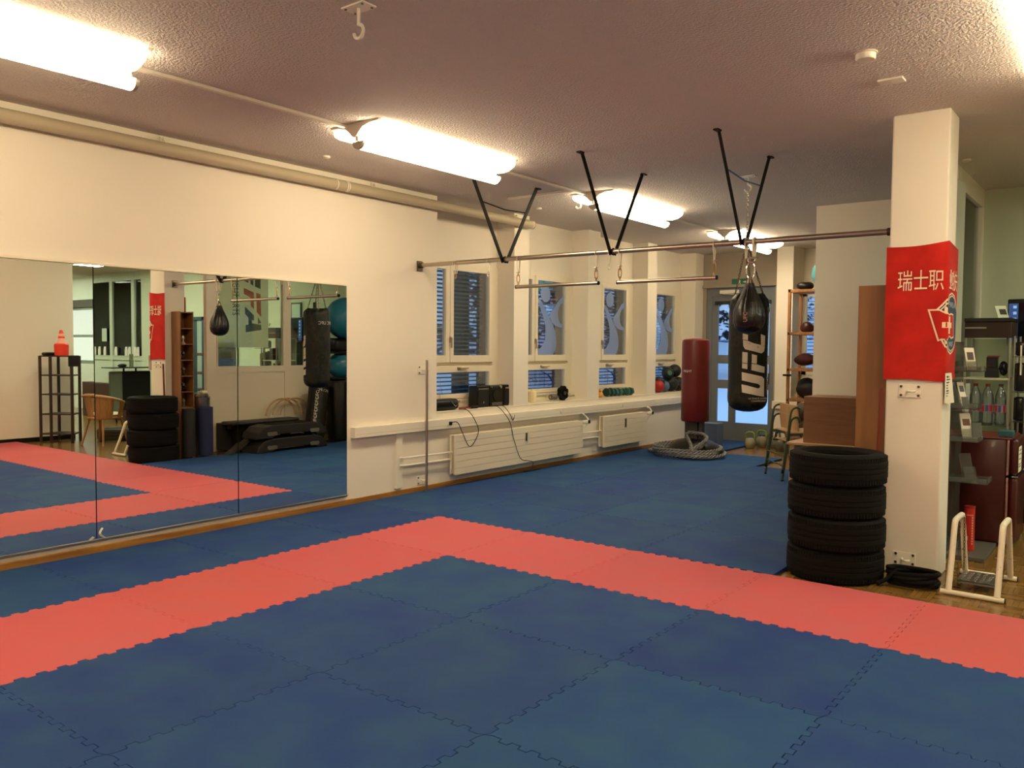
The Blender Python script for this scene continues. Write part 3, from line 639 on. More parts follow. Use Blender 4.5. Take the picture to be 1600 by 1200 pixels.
def dumbbell(y, x, s, col, r=.045):
    t = thing('dumbbell', s, 'dumbbell', (x, y, .846 + r), 0, 'green dumbbells on the third window sill')
    m_ = mat(col, {'teal_vinyl': '#1f5a50', 'dark_teal_vinyl': '#153c3a'}[col], .5)
    for d in (-.055, .055): MB().cyl((x, y + d - .03, .848 + r), (x, y + d + .03, .848 + r), r, n=6).build('head', m_, t, bevel=.008)
    MB().cyl((x, y - .04, .848 + r), (x, y + .04, .848 + r), .016, n=12).build('grip', m_, t)
dumbbell(4.86, -1.15, 'dark green dumbbell nearest the yellow rubber trainer', 'dark_teal_vinyl', .066)
dumbbell(5.05, -1.13, 'green dumbbell second from the yellow rubber trainer', 'teal_vinyl', .062)
dumbbell(5.22, -1.15, 'green dumbbell third from the yellow rubber trainer', 'teal_vinyl', .058)
dumbbell(5.36, -1.11, 'green dumbbell at the far end of the row', 'teal_vinyl', .062)
def mball(y, z, r, c, c2, s, x=-1.19):
    t = thing('medicine_ball', s, 'medicine ball', (x, y, z - r), random.random(), 'medicine balls piled at the last window')
    MB().ball((x, y, z), r, 28).build('shell', mat('ball_' + c[1:], c, .55, bump=.3, bscale=120), t, smooth=True)
    if c2: 
        d = Vector((.75, -.66, .05)).normalized(); MB().cyl(Vector((x, y, z)) + d * r * .90, Vector((x, y, z)) + d * (r * 1.005), r * .42, r * .36, n=24).build('side_patch', mat('patch_' + c2[1:], c2, .5), t, smooth=True)
mball(6.47, .944, .098, '#a3201a', None, 'red medicine ball at near lower end of the pile')
mball(6.55, 1.00, .10, '#15171f', None, 'dark blue-black medicine ball behind the red one', -1.23)
mball(6.68, .94, .09, '#4d6a86', None, 'grey-blue medicine ball right of the red one', -1.2)
mball(6.90, .972, .122, '#171614', '#22211e', 'large black medicine ball low in the middle of the pile')
mball(7.16, .965, .118, '#151412', '#2b2a26', 'black medicine ball low beside the far wall end')
mball(6.80, 1.15, .10, '#1b1c1b', '#3f6b57', 'black medicine ball with green side patch, upper row', -1.2)
mball(7.05, 1.185, .108, '#131211', None, 'topmost black medicine ball of the pile', -1.2)
# ---------------------------------------------------------------- horizontal bar with its struts
BZ = 2.39; BY = .83
t = thing('pull_up_bar', 'long steel bar spanning from left wall to the white pillar', 'exercise bar', (1.26, BY, BZ))
MB().cyl((-1.05, BY, BZ + .01), (3.575, BY, BZ), .0215, n=24).build('bar', STEEL, t, smooth=True)
MB().rbox(-1.058, -1.045, BY - .04, BY + .04, BZ - .05, BZ + .055, .003).cyl((-1.045, BY, BZ + .01), (-1.0, BY, BZ + .01), .028, n=20).build('wall_bracket', DSTEEL, t)
MB().rbox(3.566, 3.579, BY - .04, BY + .04, BZ - .05, BZ + .05, .003).cyl((3.53, BY, BZ), (3.566, BY, BZ), .028, n=20).build('wall_bracket', DSTEEL, t)
for k, (x, s, tie) in enumerate(((.08, 'black V-shaped ceiling strut nearest the left wall', BLACK), (1.28, 'middle black V-shaped ceiling strut of the steel bar', None), (2.47, 'black V-shaped ceiling strut above the speed bag', mat('blue_tie', '#3b5a8a', .5)))):
    q = thing('v_strut', s, 'strut', (x, BY, BZ), 0, 'black V struts holding the steel bar')
    for sg in (-1, 1):
        a = Vector((x + .012 * sg, BY + .012 * sg, BZ - .02)); b = Vector((x, BY + sg * .51, H - .01)); d = (b - a)
        L = d.length; M = Matrix.Translation(a) @ d.to_track_quat('Z', 'X').to_matrix().to_4x4()
        MB().rbox(-.02, .02, -.005, .005, 0, L, .001, M, 1).rbox(b.x - .02, b.x + .02, b.y - .005 if sg > 0 else b.y - .06, b.y + .06 if sg > 0 else b.y + .005, H - .014, H - .002, .001).build('leg', BLACK, q)
    MB().tube(arc((x, BY, BZ + .003), .0265, 0, 2 * PI, 20, (0, 1, 0))[:-1], .012, 6, closed=True, flat=.35).build('clamp', BLACK, q)
    if tie:
        z = BZ + .50; y_ = .51 * .50 / .77
        MB().tube([(x, BY - y_, z + .01), (x, BY, z - .02), (x, BY + y_, z - .005)], .006, 6).build('cross_tie', tie, q)
ORNG = mat('worn_brass', '#b98a55', .35, .7)
def sling(x, z0, z1, parent, n=1, wide=.012):
    """white webbing loop over the bar"""
    b = MB()
    for k in range(n):
        xx = x + (k - (n - 1) / 2) * .026
        lp = arc((xx, BY, BZ + .002), .027, -.35, PI + .35, 14, (0, 1, 0))
        b.tube([(xx, BY + .008, z1)] + lp + [(xx, BY - .008, z1)], wide / 2, 6, flat=.4)
    return b.build('rope', CORD, parent, smooth=True)
def ring(c, rx, rz, r, axy=(1, 0, 0), rot=0, n=20):
    ax = Vector(axy); P = []
    for k in range(n):
        a = 2 * PI * k / n; u = rx * math.cos(a); v = rz * math.sin(a)
        P.append(Vector(c) + ax * (u * math.cos(rot) - v * math.sin(rot)) + Vector((0, 0, 1)) * (u * math.sin(rot) + v * math.cos(rot)))
    return MB().tube(P, r, 6, closed=True)
def trapeze(x0, x1, z, s):
    t = thing('trapeze_bar', s, 'exercise bar', ((x0 + x1) / 2, BY, z), 0, 'short steel trapeze bars hung from the long bar')
    MB().cyl((x0 - .02, BY, z), (x1 + .02, BY, z), .0165, n=20).build('bar', STEEL, t, smooth=True)
    for x in (x0, x1):
        sling(x, 0, BZ - .125, t)
        ring((x, BY, BZ - .14), .011, .02, .004, (0, 1, 0)).cyl((x - .02, BY, BZ - .125), (x + .02, BY, BZ - .125), .004, n=8).build('shackle', STEEL, t)
        c = ring((x, BY, (BZ - .155 + z + .05) / 2), .014, .045, .0045, (.8, .6, 0)).build('carabiner', ORNG, t, smooth=True)
        ring((x, BY, z + .022), .010, .024, .0045, (0, 1, 0)).build('shackle', STEEL, t)
        MB().cyl((x + (.02 if x == x1 else -.02), BY, z), (x + (.028 if x == x1 else -.028), BY, z), .018, n=16).build('end_cap', BLKP, t)
trapeze(.245, 1.114, 2.127, 'short trapeze bar on the window side, hung from the long bar')
trapeze(1.355, 2.225, 2.125, 'short trapeze bar on the pillar side, next to the hanging bags')
for x, n, s in ((-.555, 2, 'loose double white loop with clip near the wall end of the bar'), (-.125, 1, 'loose single white loop left of the first V strut'), (1.247, 1, 'loose white loop with shackle at the middle V strut')):
    t = thing('rope_loop', s, 'rope loop', (x, BY, BZ - .1), 0, 'loose white rope loops on the long bar')
    sling(x, 0, BZ - .10, t, n, .009)
    ring((x, BY, BZ - .125), .01, .024, .0045, (.7, .7, 0)).build('clip', STEEL if n == 1 else ORNG, t, smooth=True)

# ---------------------------------------------------------------- speed bag
sx, sy_ = 2.525, BY
t = thing('speed_bag', 'black leather teardrop speed bag hanging from the long bar', 'punching bag', (sx, sy_, 1.68))
sling(sx + .03, 0, 2.275, t, 1, .03); sling(sx - .035, 0, 2.26, t, 1, .014)
ring((sx + .012, sy_, 2.25), .03, .02, .006, (1, 0, 0)).cyl((sx - .035, sy_, 2.262), (sx + .06, sy_, 2.262), .006, n=8).build('shackle', STEEL, t, smooth=True)
ring((sx + .005, sy_, 2.165), .032, .068, .0065, (.9, .4, 0)).build('carabiner', CHROME, t, smooth=True)
MB().cyl((sx, sy_, 2.10), (sx, sy_, 2.065), .02, .028, n=16).cyl((sx, sy_, 2.115), (sx, sy_, 2.10), .014, n=12).build('swivel', DSTEEL, t)
pf = [(0, 1.672), (.035, 1.675), (.075, 1.69), (.105, 1.722), (.121, 1.765), (.123, 1.81), (.114, 1.865), (.092, 1.925), (.066, 1.98), (.045, 2.03), (.033, 2.068), (.0, 2.072)]
P_ = []
for i in range(len(pf) - 1):
    for k in range(3):
        q = k / 3; P_.append((pf[i][0] * (1 - q) + pf[i + 1][0] * q, pf[i][1] * (1 - q) + pf[i + 1][1] * q))
P_.append(pf[-1]); b = MB(); n = 64
b.v = [(sx + r * (1 - .05 * max(0, 1 - abs(((k % 8) - 0) / 1.0))) * math.cos(2 * PI * k / n), sy_ + r * (1 - .05 * max(0, 1 - abs((k % 8)))) * math.sin(2 * PI * k / n), z) for r, z in P_ for k in range(n)]
b.f = [(i * n + k, i * n + (k + 1) % n, (i + 1) * n + (k + 1) % n, (i + 1) * n + k) for i in range(len(P_) - 1) for k in range(n)]
b.build('leather_body', LEATH, t, smooth=True)
cdir = math.atan2(CP.y - sy_, CP.x - sx)
def onbag(cx, cyy, r, a0, zc, up=True):
    """text frame wrapped on an upright cylinder: x runs upward, y runs towards smaller azimuth (left as seen)"""
    if up: return lambda x, y, q: Vector((cx + (r + q) * math.cos(a0 - y / r), cyy + (r + q) * math.sin(a0 - y / r), zc + x))
    return lambda x, y, q: Vector((cx + (r + q) * math.cos(a0 + x / r), cyy + (r + q) * math.sin(a0 + x / r), zc + y))
PINK = mat('faded_pink_print', '#c08a7a', .6)
text_mb('UFC', .042, onbag(sx, sy_, .1245, cdir - .22, 1.80), .001).build('logo_print', PINK, t)

# ---------------------------------------------------------------- heavy bag (camouflage, UFC)
bx_, by_, R_ = 2.052, 2.016, .181
t = thing('heavy_bag', 'large hanging camouflage punching bag with white UFC lettering', 'punching bag', (bx_, by_, .97))
cm = bpy.data.materials.new('camouflage_leather'); cm.use_nodes = True; n = cm.node_tree.nodes; l = cm.node_tree.links; bb = n['Principled BSDF']
tcx = n.new('ShaderNodeTexCoord'); ns = n.new('ShaderNodeTexNoise'); ns.inputs['Scale'].default_value = 9; ns.inputs['Detail'].default_value = 3; cr = n.new('ShaderNodeValToRGB')
cr.color_ramp.interpolation = 'CONSTANT'; cr.color_ramp.elements[0].color = lin('#0d0d0a'); cr.color_ramp.elements[1].position = .46; cr.color_ramp.elements[1].color = lin('#15160f')
e = cr.color_ramp.elements.new(.54); e.color = lin('#202118'); e = cr.color_ramp.elements.new(.61); e.color = lin('#090908')
l.new(tcx.outputs['Object'], ns.inputs['Vector']); l.new(ns.outputs['Fac'], cr.inputs[0]); l.new(cr.outputs[0], bb.inputs['Base Color']); bb.inputs['Roughness'].default_value = .5; bb.inputs['Specular IOR Level'].default_value = .3
CAMO = cm
pr = [(0, .966), (.05, .968), (.10, .978), (.14, .998), (.165, 1.025), (.178, 1.06), (R_, 1.10), (R_ - .003, 1.3), (R_, 1.5), (R_ - .002, 1.7), (R_, 1.88), (R_ - .004, 1.95), (.17, 2.01), (.14, 2.055), (.10, 2.07), (0, 2.06)]
b = MB(); n = 56; zz = []
for i in range(len(pr) - 1):
    for k in range(3): q = k / 3; zz.append((pr[i][0] * (1 - q) + pr[i + 1][0] * q, pr[i][1] * (1 - q) + pr[i + 1][1] * q))
zz.append(pr[-1])
for i, (r, z) in enumerate(zz):
    for k in range(n):
        a = 2 * PI * k / n; d = .006 * noise.noise(Vector((math.cos(a) * 2, math.sin(a) * 2, z * 3))) if r > .1 and z < 1.9 else (.016 * noise.noise(Vector((math.cos(a) * 3, math.sin(a) * 3, z * 6))) if r > .1 else 0)
        b.v.append((bx_ + (r + d) * math.cos(a), by_ + (r + d) * math.sin(a), z + (d * 1.5 if z > 1.95 else 0)))
b.f = [(i * n + k, i * n + (k + 1) % n, (i + 1) * n + (k + 1) % n, (i + 1) * n + k) for i in range(len(zz) - 1) for k in range(n)]
b.build('bag_body', CAMO, t, smooth=True)
BW = mat('bag_print', '#d8cfc0', .6, var='#8d8678', vscale=14, vlo=.62, vhi=.72)
bd = math.atan2(CP.y - by_, CP.x - bx_)
# glyph outlines measured on the bag: px right, px down -> azimuth and height
def gl(px, py):
    s_ = .00622 / 6.32 * 1.0
    xx = (px / 6.32 + 1120 - 1167.6) * .00625; a = bd + math.asin(max(-.98, min(.98, xx / R_)))
    z = 1.219 - ((py / 6.316 + 470) - 600) * .00632
    return a, z
def glyph(poly, th=.003):
    # subdivide so it hugs the curve
    q = []
    for i in range(len(poly)):
        x0, y0 = poly[i]; x1, y1 = poly[(i + 1) % len(poly)]
        for k in range(6): q.append((x0 + (x1 - x0) * k / 6, y0 + (y1 - y0) * k / 6))
    bm = bmesh.new(); vs = [bm.verts.new((x, y, 0)) for x, y in q]; bm.faces.new(vs)
    for cut in range(int(min(p[0] for p in q)) + 12, int(max(p[0] for p in q)), 14):
        bmesh.ops.bisect_plane(bm, geom=bm.verts[:] + bm.edges[:] + bm.faces[:], plane_co=(cut, 0, 0), plane_no=(1, 0, 0))
    bmesh.ops.triangulate(bm, faces=bm.faces[:])
    ext = bmesh.ops.extrude_face_region(bm, geom=bm.faces[:]); up_ = [g for g in ext['geom'] if isinstance(g, bmesh.types.BMVert)]
    for v in up_: v.co.z = 1
    bm.verts.index_update(); out = []
    for v in bm.verts:
        a, z = gl(v.co.x, v.co.y); r = R_ - .003 + (.0085 if v.co.z > .5 else 0); out.append((bx_ + r * math.cos(a), by_ + r * math.sin(a), z))
    f = [[v.index for v in fc.verts] for fc in bm.faces]; bm.free(); return out, f
G = MB()
for poly in ([(250, 700), (330, 716), (425, 738), (446, 760), (448, 925), (350, 905), (255, 885), (250, 812), (300, 822), (395, 848), (414, 840), (414, 820), (395, 806), (300, 786), (252, 775)],
             [(252, 514), (298, 520), (298, 618), (252, 612)], [(252, 618), (298, 624), (298, 672), (252, 664)],
             [(335, 533), (380, 545), (378, 622), (335, 615)], [(335, 622), (380, 628), (448, 650), (447, 706), (395, 695), (333, 680)],
             [(252, 345), (298, 358), (298, 408), (252, 400)], [(255, 406), (300, 414), (350, 436), (420, 452), (447, 462), (440, 508), (420, 526), (350, 508), (275, 490), (258, 460)],
             [(414, 352), (447, 366), (446, 458), (416, 448)]):
    a, f = glyph(poly); G.add(a, f)
G.build('lettering', BW, t)
sm = MB()
q = text_mb('ULTIMATE FIGHTING', .0235, onbag(bx_, by_, R_ + .003, bd + .66, 1.098, False), .001); sm.add(q.v, q.f)
q = text_mb('CHAMPIONSHIP', .0235, onbag(bx_, by_, R_ + .003, bd + .66, 1.075, False), .001); sm.add(q.v, q.f)
for da in (.2, 1.0): pass
for ang in (PI - .45, PI + .28):
    q = text_mb('UFC', .062, onbag(bx_, by_, R_ + .006, ang, 1.865, False), .001); sm.add(q.v, q.f)
for k in range(14):
    q = text_mb('UFC', .03, onbag(bx_, by_, R_ + .003, bd + 1.22, 1.16 + k * .058), .001); sm.add(q.v, q.f)
sm.build('small_print', mat('bag_small_print', '#b9b2a4', .6), t)
c = MB(); top = Vector((2.02, 2.016, 2.55))
def chain(b, p0, p1, n, r=.0035, lw=.008, ll=.016):
    p0 = Vector(p0); p1 = Vector(p1); d = (p1 - p0); L = d.length; d.normalize(); a = d.orthogonal().normalized(); e_ = d.cross(a)
    for k in range(n):
        cc = p0 + d * L * (k + .5) / n; ax = a if k % 2 else e_
        b.tube([cc + ax * lw * math.cos(t_) + d * ll * math.sin(t_) for t_ in [2 * PI * q / 8 for q in range(8)]], r, 5, closed=True)
for a in (0.5, 0.5 + PI / 2, 0.5 + PI, 0.5 + 1.5 * PI):
    chain(c, top, (bx_ + .13 * math.cos(a), by_ + .13 * math.sin(a), 2.05), 22)
c.build('bag_chain', DSTEEL, t)
tag_c = MB(); chain(tag_c, (2.02, 2.016, H - .15), top, 20); tag_c.build('hanging_chain', CHROME, t)
ring((2.02, 2.016, 2.56), .02, .035, .006).build('swivel_ring', CHROME, t, smooth=True)

# ---------------------------------------------------------------- red free-standing bag with rope
t = thing('standing_punching_bag', 'red free-standing punching bag on a black base by the door', 'punching bag', (-.075, 5.45, .025))
MB().lathe([(.0, .515), (.15, .515), (.185, .522), (.197, .54), (.199, .9), (.197, 1.3), (.197, 1.64), (.188, 1.672), (.16, 1.685), (.05, 1.697), (0, 1.698)], (-.075, 5.45, 0), 40).build('bag', mat('red_vinyl', '#66110c', .4, bump=.1, bscale=30), t, smooth=True)
text_mb('FIGHT', .05, onbag(-.075, 5.45, .2, math.atan2(CP.y - 5.45, CP.x + .075) - .62, 1.235, False), .001).build('small_lettering', WPLAST, t)
MB().rbox(-.14, -.01, 5.39, 5.51, .25, .52, .01).rbox(-.21, -.15, 5.40, 5.50, .26, .52, .01).rbox(.0, .055, 5.40, 5.50, .26, .52, .01).build('post', mat('post_grey', '#3e3b35', .5), t)
MB().lathe([(.39, .026), (.40, .06), (.385, .12), (.33, .19), (.24, .245), (.12, .275), (0, .28)], (-.075, 5.45, 0), 40).build('base', BLKP, t, smooth=True)
t = thing('climbing_rope', 'thick grey battle rope coiled around the red bag base', 'rope', (-.15, 5.3, .025))
P = []
def strand(P, name, r=.027):
    b = MB()
    # three twisted strands
    L = [0]
    for i in range(1, len(P)): L.append(L[-1] + (Vector(P[i]) - Vector(P[i - 1])).length)
    N = max(20, int(L[-1] / .012)); 
    def at(s):
        s = max(0, min(L[-1] - 1e-6, s)); 
        lo, hi = 0, len(L) - 1
        while hi - lo > 1:
            m_ = (lo + hi) // 2
            if L[m_] <= s: lo = m_
            else: hi = m_
        q = (s - L[lo]) / max(1e-9, L[hi] - L[lo]); return Vector(P[lo]).lerp(Vector(P[hi]), q)
    for ph in range(3):
        Q = []
        for k in range(N + 1):
            s = L[-1] * k / N; p = at(s); d = (at(s + .01) - at(s - .01)).normalized(); a = d.cross(Vector((0, 0, 1)))
            a = a.normalized() if a.length > .05 else Vector((1, 0, 0)); e_ = a.cross(d); th = 2 * PI * s / .18 + ph * 2 * PI / 3
            Q.append(p + (a * math.cos(th) + e_ * math.sin(th)) * r * .60)
        b.tube(Q, r * .43, 6)
    return b
P = []
for k in range(0, 168):
    a = 2 * PI * k / 48 + 1.2; lay = k / 48; rr = .445 + .03 * math.sin(a * 1.27) + .02 * math.sin(lay * 2.4)
    P.append((-.13 + rr * 1.05 * math.cos(a), 5.36 + rr * .98 * math.sin(a) , .054 + .032 * lay + .008 * math.sin(3 * a)))
strand(P, 'rope').build('coil', ROPEM, t, smooth=True); MB().tube(P, .015, 8).build('coil_groove_shade', ROPED, t, smooth=True)
Q = bez([(-.62, 5.30, .06), (-.78, 5.42, .05), (-.80, 5.60, .05), (-.66, 5.66, .06), (-.55, 5.5, .06)])
strand(Q, 'r').build('loose_end', ROPEM, t, smooth=True)
Q = bez([(.10, 4.97, .15), (.03, 5.10, .22), (-.06, 5.22, .27), (-.14, 5.32, .33), (-.12, 5.37, .36), (-.0, 5.38, .355), (.12, 5.33, .345), (.20, 5.25, .30), (.15, 5.12, .22), (.07, 4.99, .15)])
strand(Q, 'r').build('upper_loop', ROPEM, t, smooth=True)
tag(MB().rbox(-.46, -.20, 6.5, 6.75, .027, .40, .006).build('crate', mat('blue_grey_box', '#5d6f8e', .5)), 'blue-grey plastic box on the mats behind the red bag', 'box')
tag(MB().rbox(-.66, -.47, 6.5, 6.72, .027, .40, .006).build('crate', mat('pale_box', '#b9b2a2', .6)), 'pale box beside the blue-grey one behind the red bag', 'box')

# ---------------------------------------------------------------- kettlebells by the door
def kettle(x, y, r, body, hnd, s):
    t = thing('kettlebell', s, 'kettlebell', (x, y, 0), random.uniform(-.4, .4), 'kettlebells on the parquet before the glass door')
    MB().lathe([(r * .6, 0), (r * .75, .006), (r * .97, r * .6), (r, r * 1.0), (r * .93, r * 1.45), (r * .68, r * 1.85), (0, r * 2.0)], (x, y, 0.0), 24).build('bell', mat('kb_' + body[1:], body, .55), t, smooth=True)
    MB().tube([(x - r * .74, y, r * 1.5), (x - r * .85, y, r * 2.1), (x - r * .72, y, r * 2.75), (x - r * .4, y, r * 2.98), (x + r * .4, y, r * 2.98), (x + r * .72, y, r * 2.75), (x + r * .85, y, r * 2.1), (x + r * .74, y, r * 1.5)], r * .19, 10).build('handle', mat('kh_' + hnd[1:], hnd, .5), t, smooth=True)
kettle(.13, 7.02, .085, '#8a8568', '#7d9038', 'pale kettlebell with lime handle, nearest the red bag')
kettle(.20, 7.32, .088, '#807b62', '#728634', 'pale kettlebell with lime handle, behind the nearest one')
kettle(.30, 7.50, .07, '#6a6654', '#504e44', 'small grey-beige kettlebell between lime and grey ones')
kettle(.42, 7.30, .092, '#6b6858', '#5c594e', 'grey-beige kettlebell with grey handle, left of the green chairs')
kettle(.62, 7.00, .10, '#5f5c50', '#22211e', 'large grey kettlebell with black handle beside the green chairs')
kettle(.80, 6.82, .08, '#56543f', '#2a2824', 'grey kettlebell seen through the green chair legs')
tag(MB().cyl((.05, 7.62, .15), (.50, 7.62, .15), .016, n=10).build('blue_roll', mat('navy_foam', '#1f3350', .7)), 'thin dark blue rod lying across the kettlebells at the door', 'rod')

# ---------------------------------------------------------------- stack of green school chairs
GRN = mat('green_tube', '#3e4a33', .4, .3); CW = woodmat('chair_wood', '#a9855c', '#c09a6c', .5)
def school_chair(dz, s, col=GRN):
    t = thing('school_chair', s, 'chair', (1.36, 4.45, .025 + dz), 0, 'stacked green tubular school chairs')
    A = Vector((1.36, 4.45, 0)); B = Vector((1.72, 4.02, 0)); e_ = (B - A).normalized(); nn = Vector((-e_.y, e_.x, 0)); W_ = (B - A).length
    pt_ = lambda u, v, z: A + e_ * u + nn * v + Vector((0, 0, z + dz))
    for u in (0, W_):
        MB().tube(bez([pt_(u, -.02, .035), pt_(u, .03, .42), pt_(u, .06, .68), pt_(u, .085, .745), pt_(u, .13, .765), pt_(u, .165, .745), pt_(u, .17, .70)], 5), .0125, 10).build('back_leg', col, t, smooth=True)
        MB().tube(bez([pt_(u, .50, .035), pt_(u, .43, .25), pt_(u, .40, .42), pt_(u, .36, .455), pt_(u, .06, .45)], 5), .0125, 10).build('front_leg', col, t, smooth=True)
        MB().cyl(pt_(u, -.021, .0), pt_(u, -.02, .04), .016, n=10).cyl(pt_(u, .501, 0), pt_(u, .50, .04), .016, n=10).build('foot_cap', BLKP, t)
    M = Matrix((tuple(e_) + (0,), tuple(nn) + (0,), (0, 0, 1, 0), (0, 0, 0, 1))).transposed(); M.translation = A + Vector((0, 0, dz))
    MB().rbox(.0, W_, .09, .45, .462, .475, .006, M).build('seat', CW, t)
    Mb = M @ Matrix.Translation((0, .15, .70)) @ Matrix.Rotation(math.radians(8), 4, 'X')
    MB().rbox(.0, W_, -.006, .006, -.10, .09, .006, Mb).build('backrest', CW, t)
    MB().tube([pt_(0, -.005, .20), pt_(W_, -.005, .20)], .009, 8).build('stretcher', col, t)
    return t
school_chair(0, 'green tubular school chair with wooden back, lower of the stack')
school_chair(.115, 'upper of the two stacked green school chairs')

# ---------------------------------------------------------------- storage corner beyond the wall end
SW = woodmat('rack_wood', '#8a5a2c', '#a36d38', .5)
t = thing('wooden_rack', 'open wooden storage rack in the far corner before the blinds', 'rack', (1.1, 7.0, 0))
for x, y in ((.76, 6.85), (.76, 7.35), (1.6, 6.85), (1.6, 7.35)): MB().rbox(x - .02, x + .02, y - .02, y + .02, 0, 2.45, .003).build('post', SW, t)
for z in (.25, .80, 1.25, 1.79, 2.42): MB().rbox(.74, 1.62, 6.83, 7.37, z - .02, z + .02, .003).build('shelf', SW, t)
def blob(name, c, r, sc, m_, s, cat, seed=0, grp=None, amp=.25):
    b = MB().ball(c, r, 20, sc); b.v = [tuple(Vector(c) + (Vector(p) - Vector(c)) * (1 + amp * noise.noise(Vector(p) * 9 + Vector((seed, 0, 0))))) for p in b.v]
    o = b.build(name, m_, smooth=True); tag(o, s, cat, grp); return o
blob('gym_bag', (.98, 7.08, .97), .17, (1, .9, .85), mat('dark_nylon', '#1b1a1c', .6), 'dark sports bag on the middle shelf of the wooden rack', 'bag', 3)
blob('red_jacket', (.95, 7.05, 1.40), .15, (1.1, .9, .6), mat('dark_red_cloth', '#3d1012', .8), 'dark red folded jacket on the wooden rack', 'jacket', 5)
blob('boxing_glove', (.98, 7.0, 1.88), .09, (1.2, .9, .9), mat('dark_red_vinyl', '#3a0f10', .4), 'dark red boxing glove on the rack shelf before the blinds', 'boxing glove', 8)
blob('baseball_cap', (.95, 7.0, 2.50), .09, (1.3, 1.1, .7), BLKP, 'black cap on top of the wooden rack', 'cap', 2)
tag(MB().ball((1.26, 6.98, 2.665), .22, 28).build('exercise_ball', mat('light_blue_vinyl', '#4f9aa6', .4), smooth=True), 'light blue ball on top of the wooden rack, half hidden by the wall edge', 'exercise ball')
tag(MB().rbox(.70, .82, 6.78, 6.82, 1.155, 1.185, .008).build('black_pad', BLKP), 'flat black pad sticking out left of the wooden rack', 'pad')
for k, (x, y, z, c, s) in enumerate(((.95, 6.9, .42, '#6e5b3f', 'brown bundle at the bottom of the wooden rack'), (1.15, 6.7, .14, '#3c3a33', 'dark bundle on the floor before the wooden rack'), (1.02, 6.75, .64, '#4a4038', 'dark boot-like bundle leaning on the wooden rack'))):
    blob('stored_bundle', (x, y, z), .14, (1, .9, .95), mat('bundle' + c[1:], c, .8), s, 'bundle', k * 3 + 1)
# box on low table before the wall end
t = thing('low_table', 'low light-wood table behind the tire stack, carrying a brown box', 'table', (2.4, 3.65, 0))
LW = woodmat('light_wood', '#b08e66', '#c4a27a', .45, (.1, 1, 1))
MB().rbox(1.98, 2.86, 3.32, 3.98, .535, .562, .004).build('tabletop', LW, t)
for x, y in ((2.03, 3.37), (2.81, 3.37), (2.03, 3.93), (2.81, 3.93)): MB().rbox(x - .025, x + .025, y - .025, y + .025, 0.026 if x < 3.05 else 0, .535, .003).build('leg', LW, t)
BX = woodmat('brown_board', '#7d5233', '#8a5c3c', .5, (.1, 1, 1), 22)
tag(MB().rbox(2.13, 2.74, 3.40, 3.85, .563, 1.055, .004).build('storage_box', BX), 'large brown wooden box on the low table behind the tires', 'box')
# tall narrow shelf at the pillar
TS = woodmat('beech_veneer', '#7d5230', '#8c5f3a', .45, (1, 1, .08), 18)
t = thing('tall_cubby_shelf', 'tall narrow brown cubby shelf standing against the pillar side', 'shelf', (3.47, .88, 0))
MB().rbox(3.36, 3.578, .772, .786, 0, 2.01, .002).build('side_panel', TS, t)
MB().rbox(3.36, 3.578, .965, .979, 0, 2.01, .002).build('side_panel', TS, t)
MB().box(3.572, 3.578, .786, .965, 0, 2.01).build('back_panel', TS, t)
for k in range(10): MB().box(3.362, 3.572, .786, .965, .02 + k * .2189, .032 + k * .2189).build('shelf_board', TS, t)
for k, (z, c, r, s) in enumerate(((1.565, '#b9a98a', .03, 'small pale trophy in the second cubby from the top'), (1.35, '#221f1c', .035, 'dark gadget in the third cubby from the top'), (1.13, '#3a352c', .04, 'dark figurine in the fourth cubby from the top'), (.91, '#171512', .045, 'black item in the fifth cubby from the top'), (.69, '#6d6350', .03, 'grey-brown item in the sixth cubby from the top'))):
    tag(MB().lathe([(r, 0), (r * 1.05, .015), (r * .5, .03), (r * .4, .06), (r * .8, .08), (r * .6, .11), (0, .12)], (3.45, .87, z - .002), 16).build('trophy', mat('trophy' + c[1:], c, .3, .4), smooth=True), s, 'ornament')
tag(MB().cyl((3.525, .655, .0), (3.563, .64, 1.29), .012, n=10).build('wooden_stick', mat('dark_red_wood', '#6f2418', .5)), 'dark red wooden stick leaning against the pillar behind the tires', 'stick')

# ---------------------------------------------------------------- tires
def tire():
    t = thing('car_tire', 'x', 'tire', (0, 0, 0), 0, 'stacked car tires beside the pillar')
    R, h, Ri = .312, .1075, .215
    pf = [(Ri, .085), (Ri + .02, .098), (.25, .1065), (.285, .105), (.302, .092), (.309, .075), (.312, .05)]
    prof = pf + [(.313, 0)] + [(r, -z) for r, z in pf[::-1]] + [(Ri - .004, -.06), (Ri + .035, -.04), (.285, 0), (Ri + .035, .04), (Ri - .004, .06), (Ri, .085)]
    MB().lathe(prof, (0, 0, h), 72, caps=False).build('casing', RUB, smooth=True).parent = t
    tr = MB(); n = 84
    for k in range(n):
        for z0, z1, off in ((-.088, -.058, 0), (.058, .088, .5)):
            a = 2 * PI * (k + off) / n; M = Matrix.Rotation(a, 4, 'Z')
            tr.box(.306, .3165 - .004 * (abs(z0 + z1) / .15), -.0075, .0075, h + z0, h + z1, M)
    for z0, z1 in ((-.053, -.02), (-.013, .013), (.02, .053)):
        pr_ = [(.311, z0), (.3165, z0 + .002), (.3165, z1 - .002), (.311, z1)]; tr.lathe(pr_, (0, 0, h), 72, caps=False)
    tr.build('tread', RUB).parent = t
    return t
tr = tire()
pos = [(3.352, .375, .0, 'lowest tire of the stack beside the pillar'), (3.36, .36, .216, 'second tire from the floor in the pillar stack'), (3.352, .372, .432, 'third tire from the floor in the pillar stack'), (3.36, .365, .648, 'topmost tire of the stack beside the pillar')]
tr.location = pos[0][:3]; tr['label'] = pos[0][3]
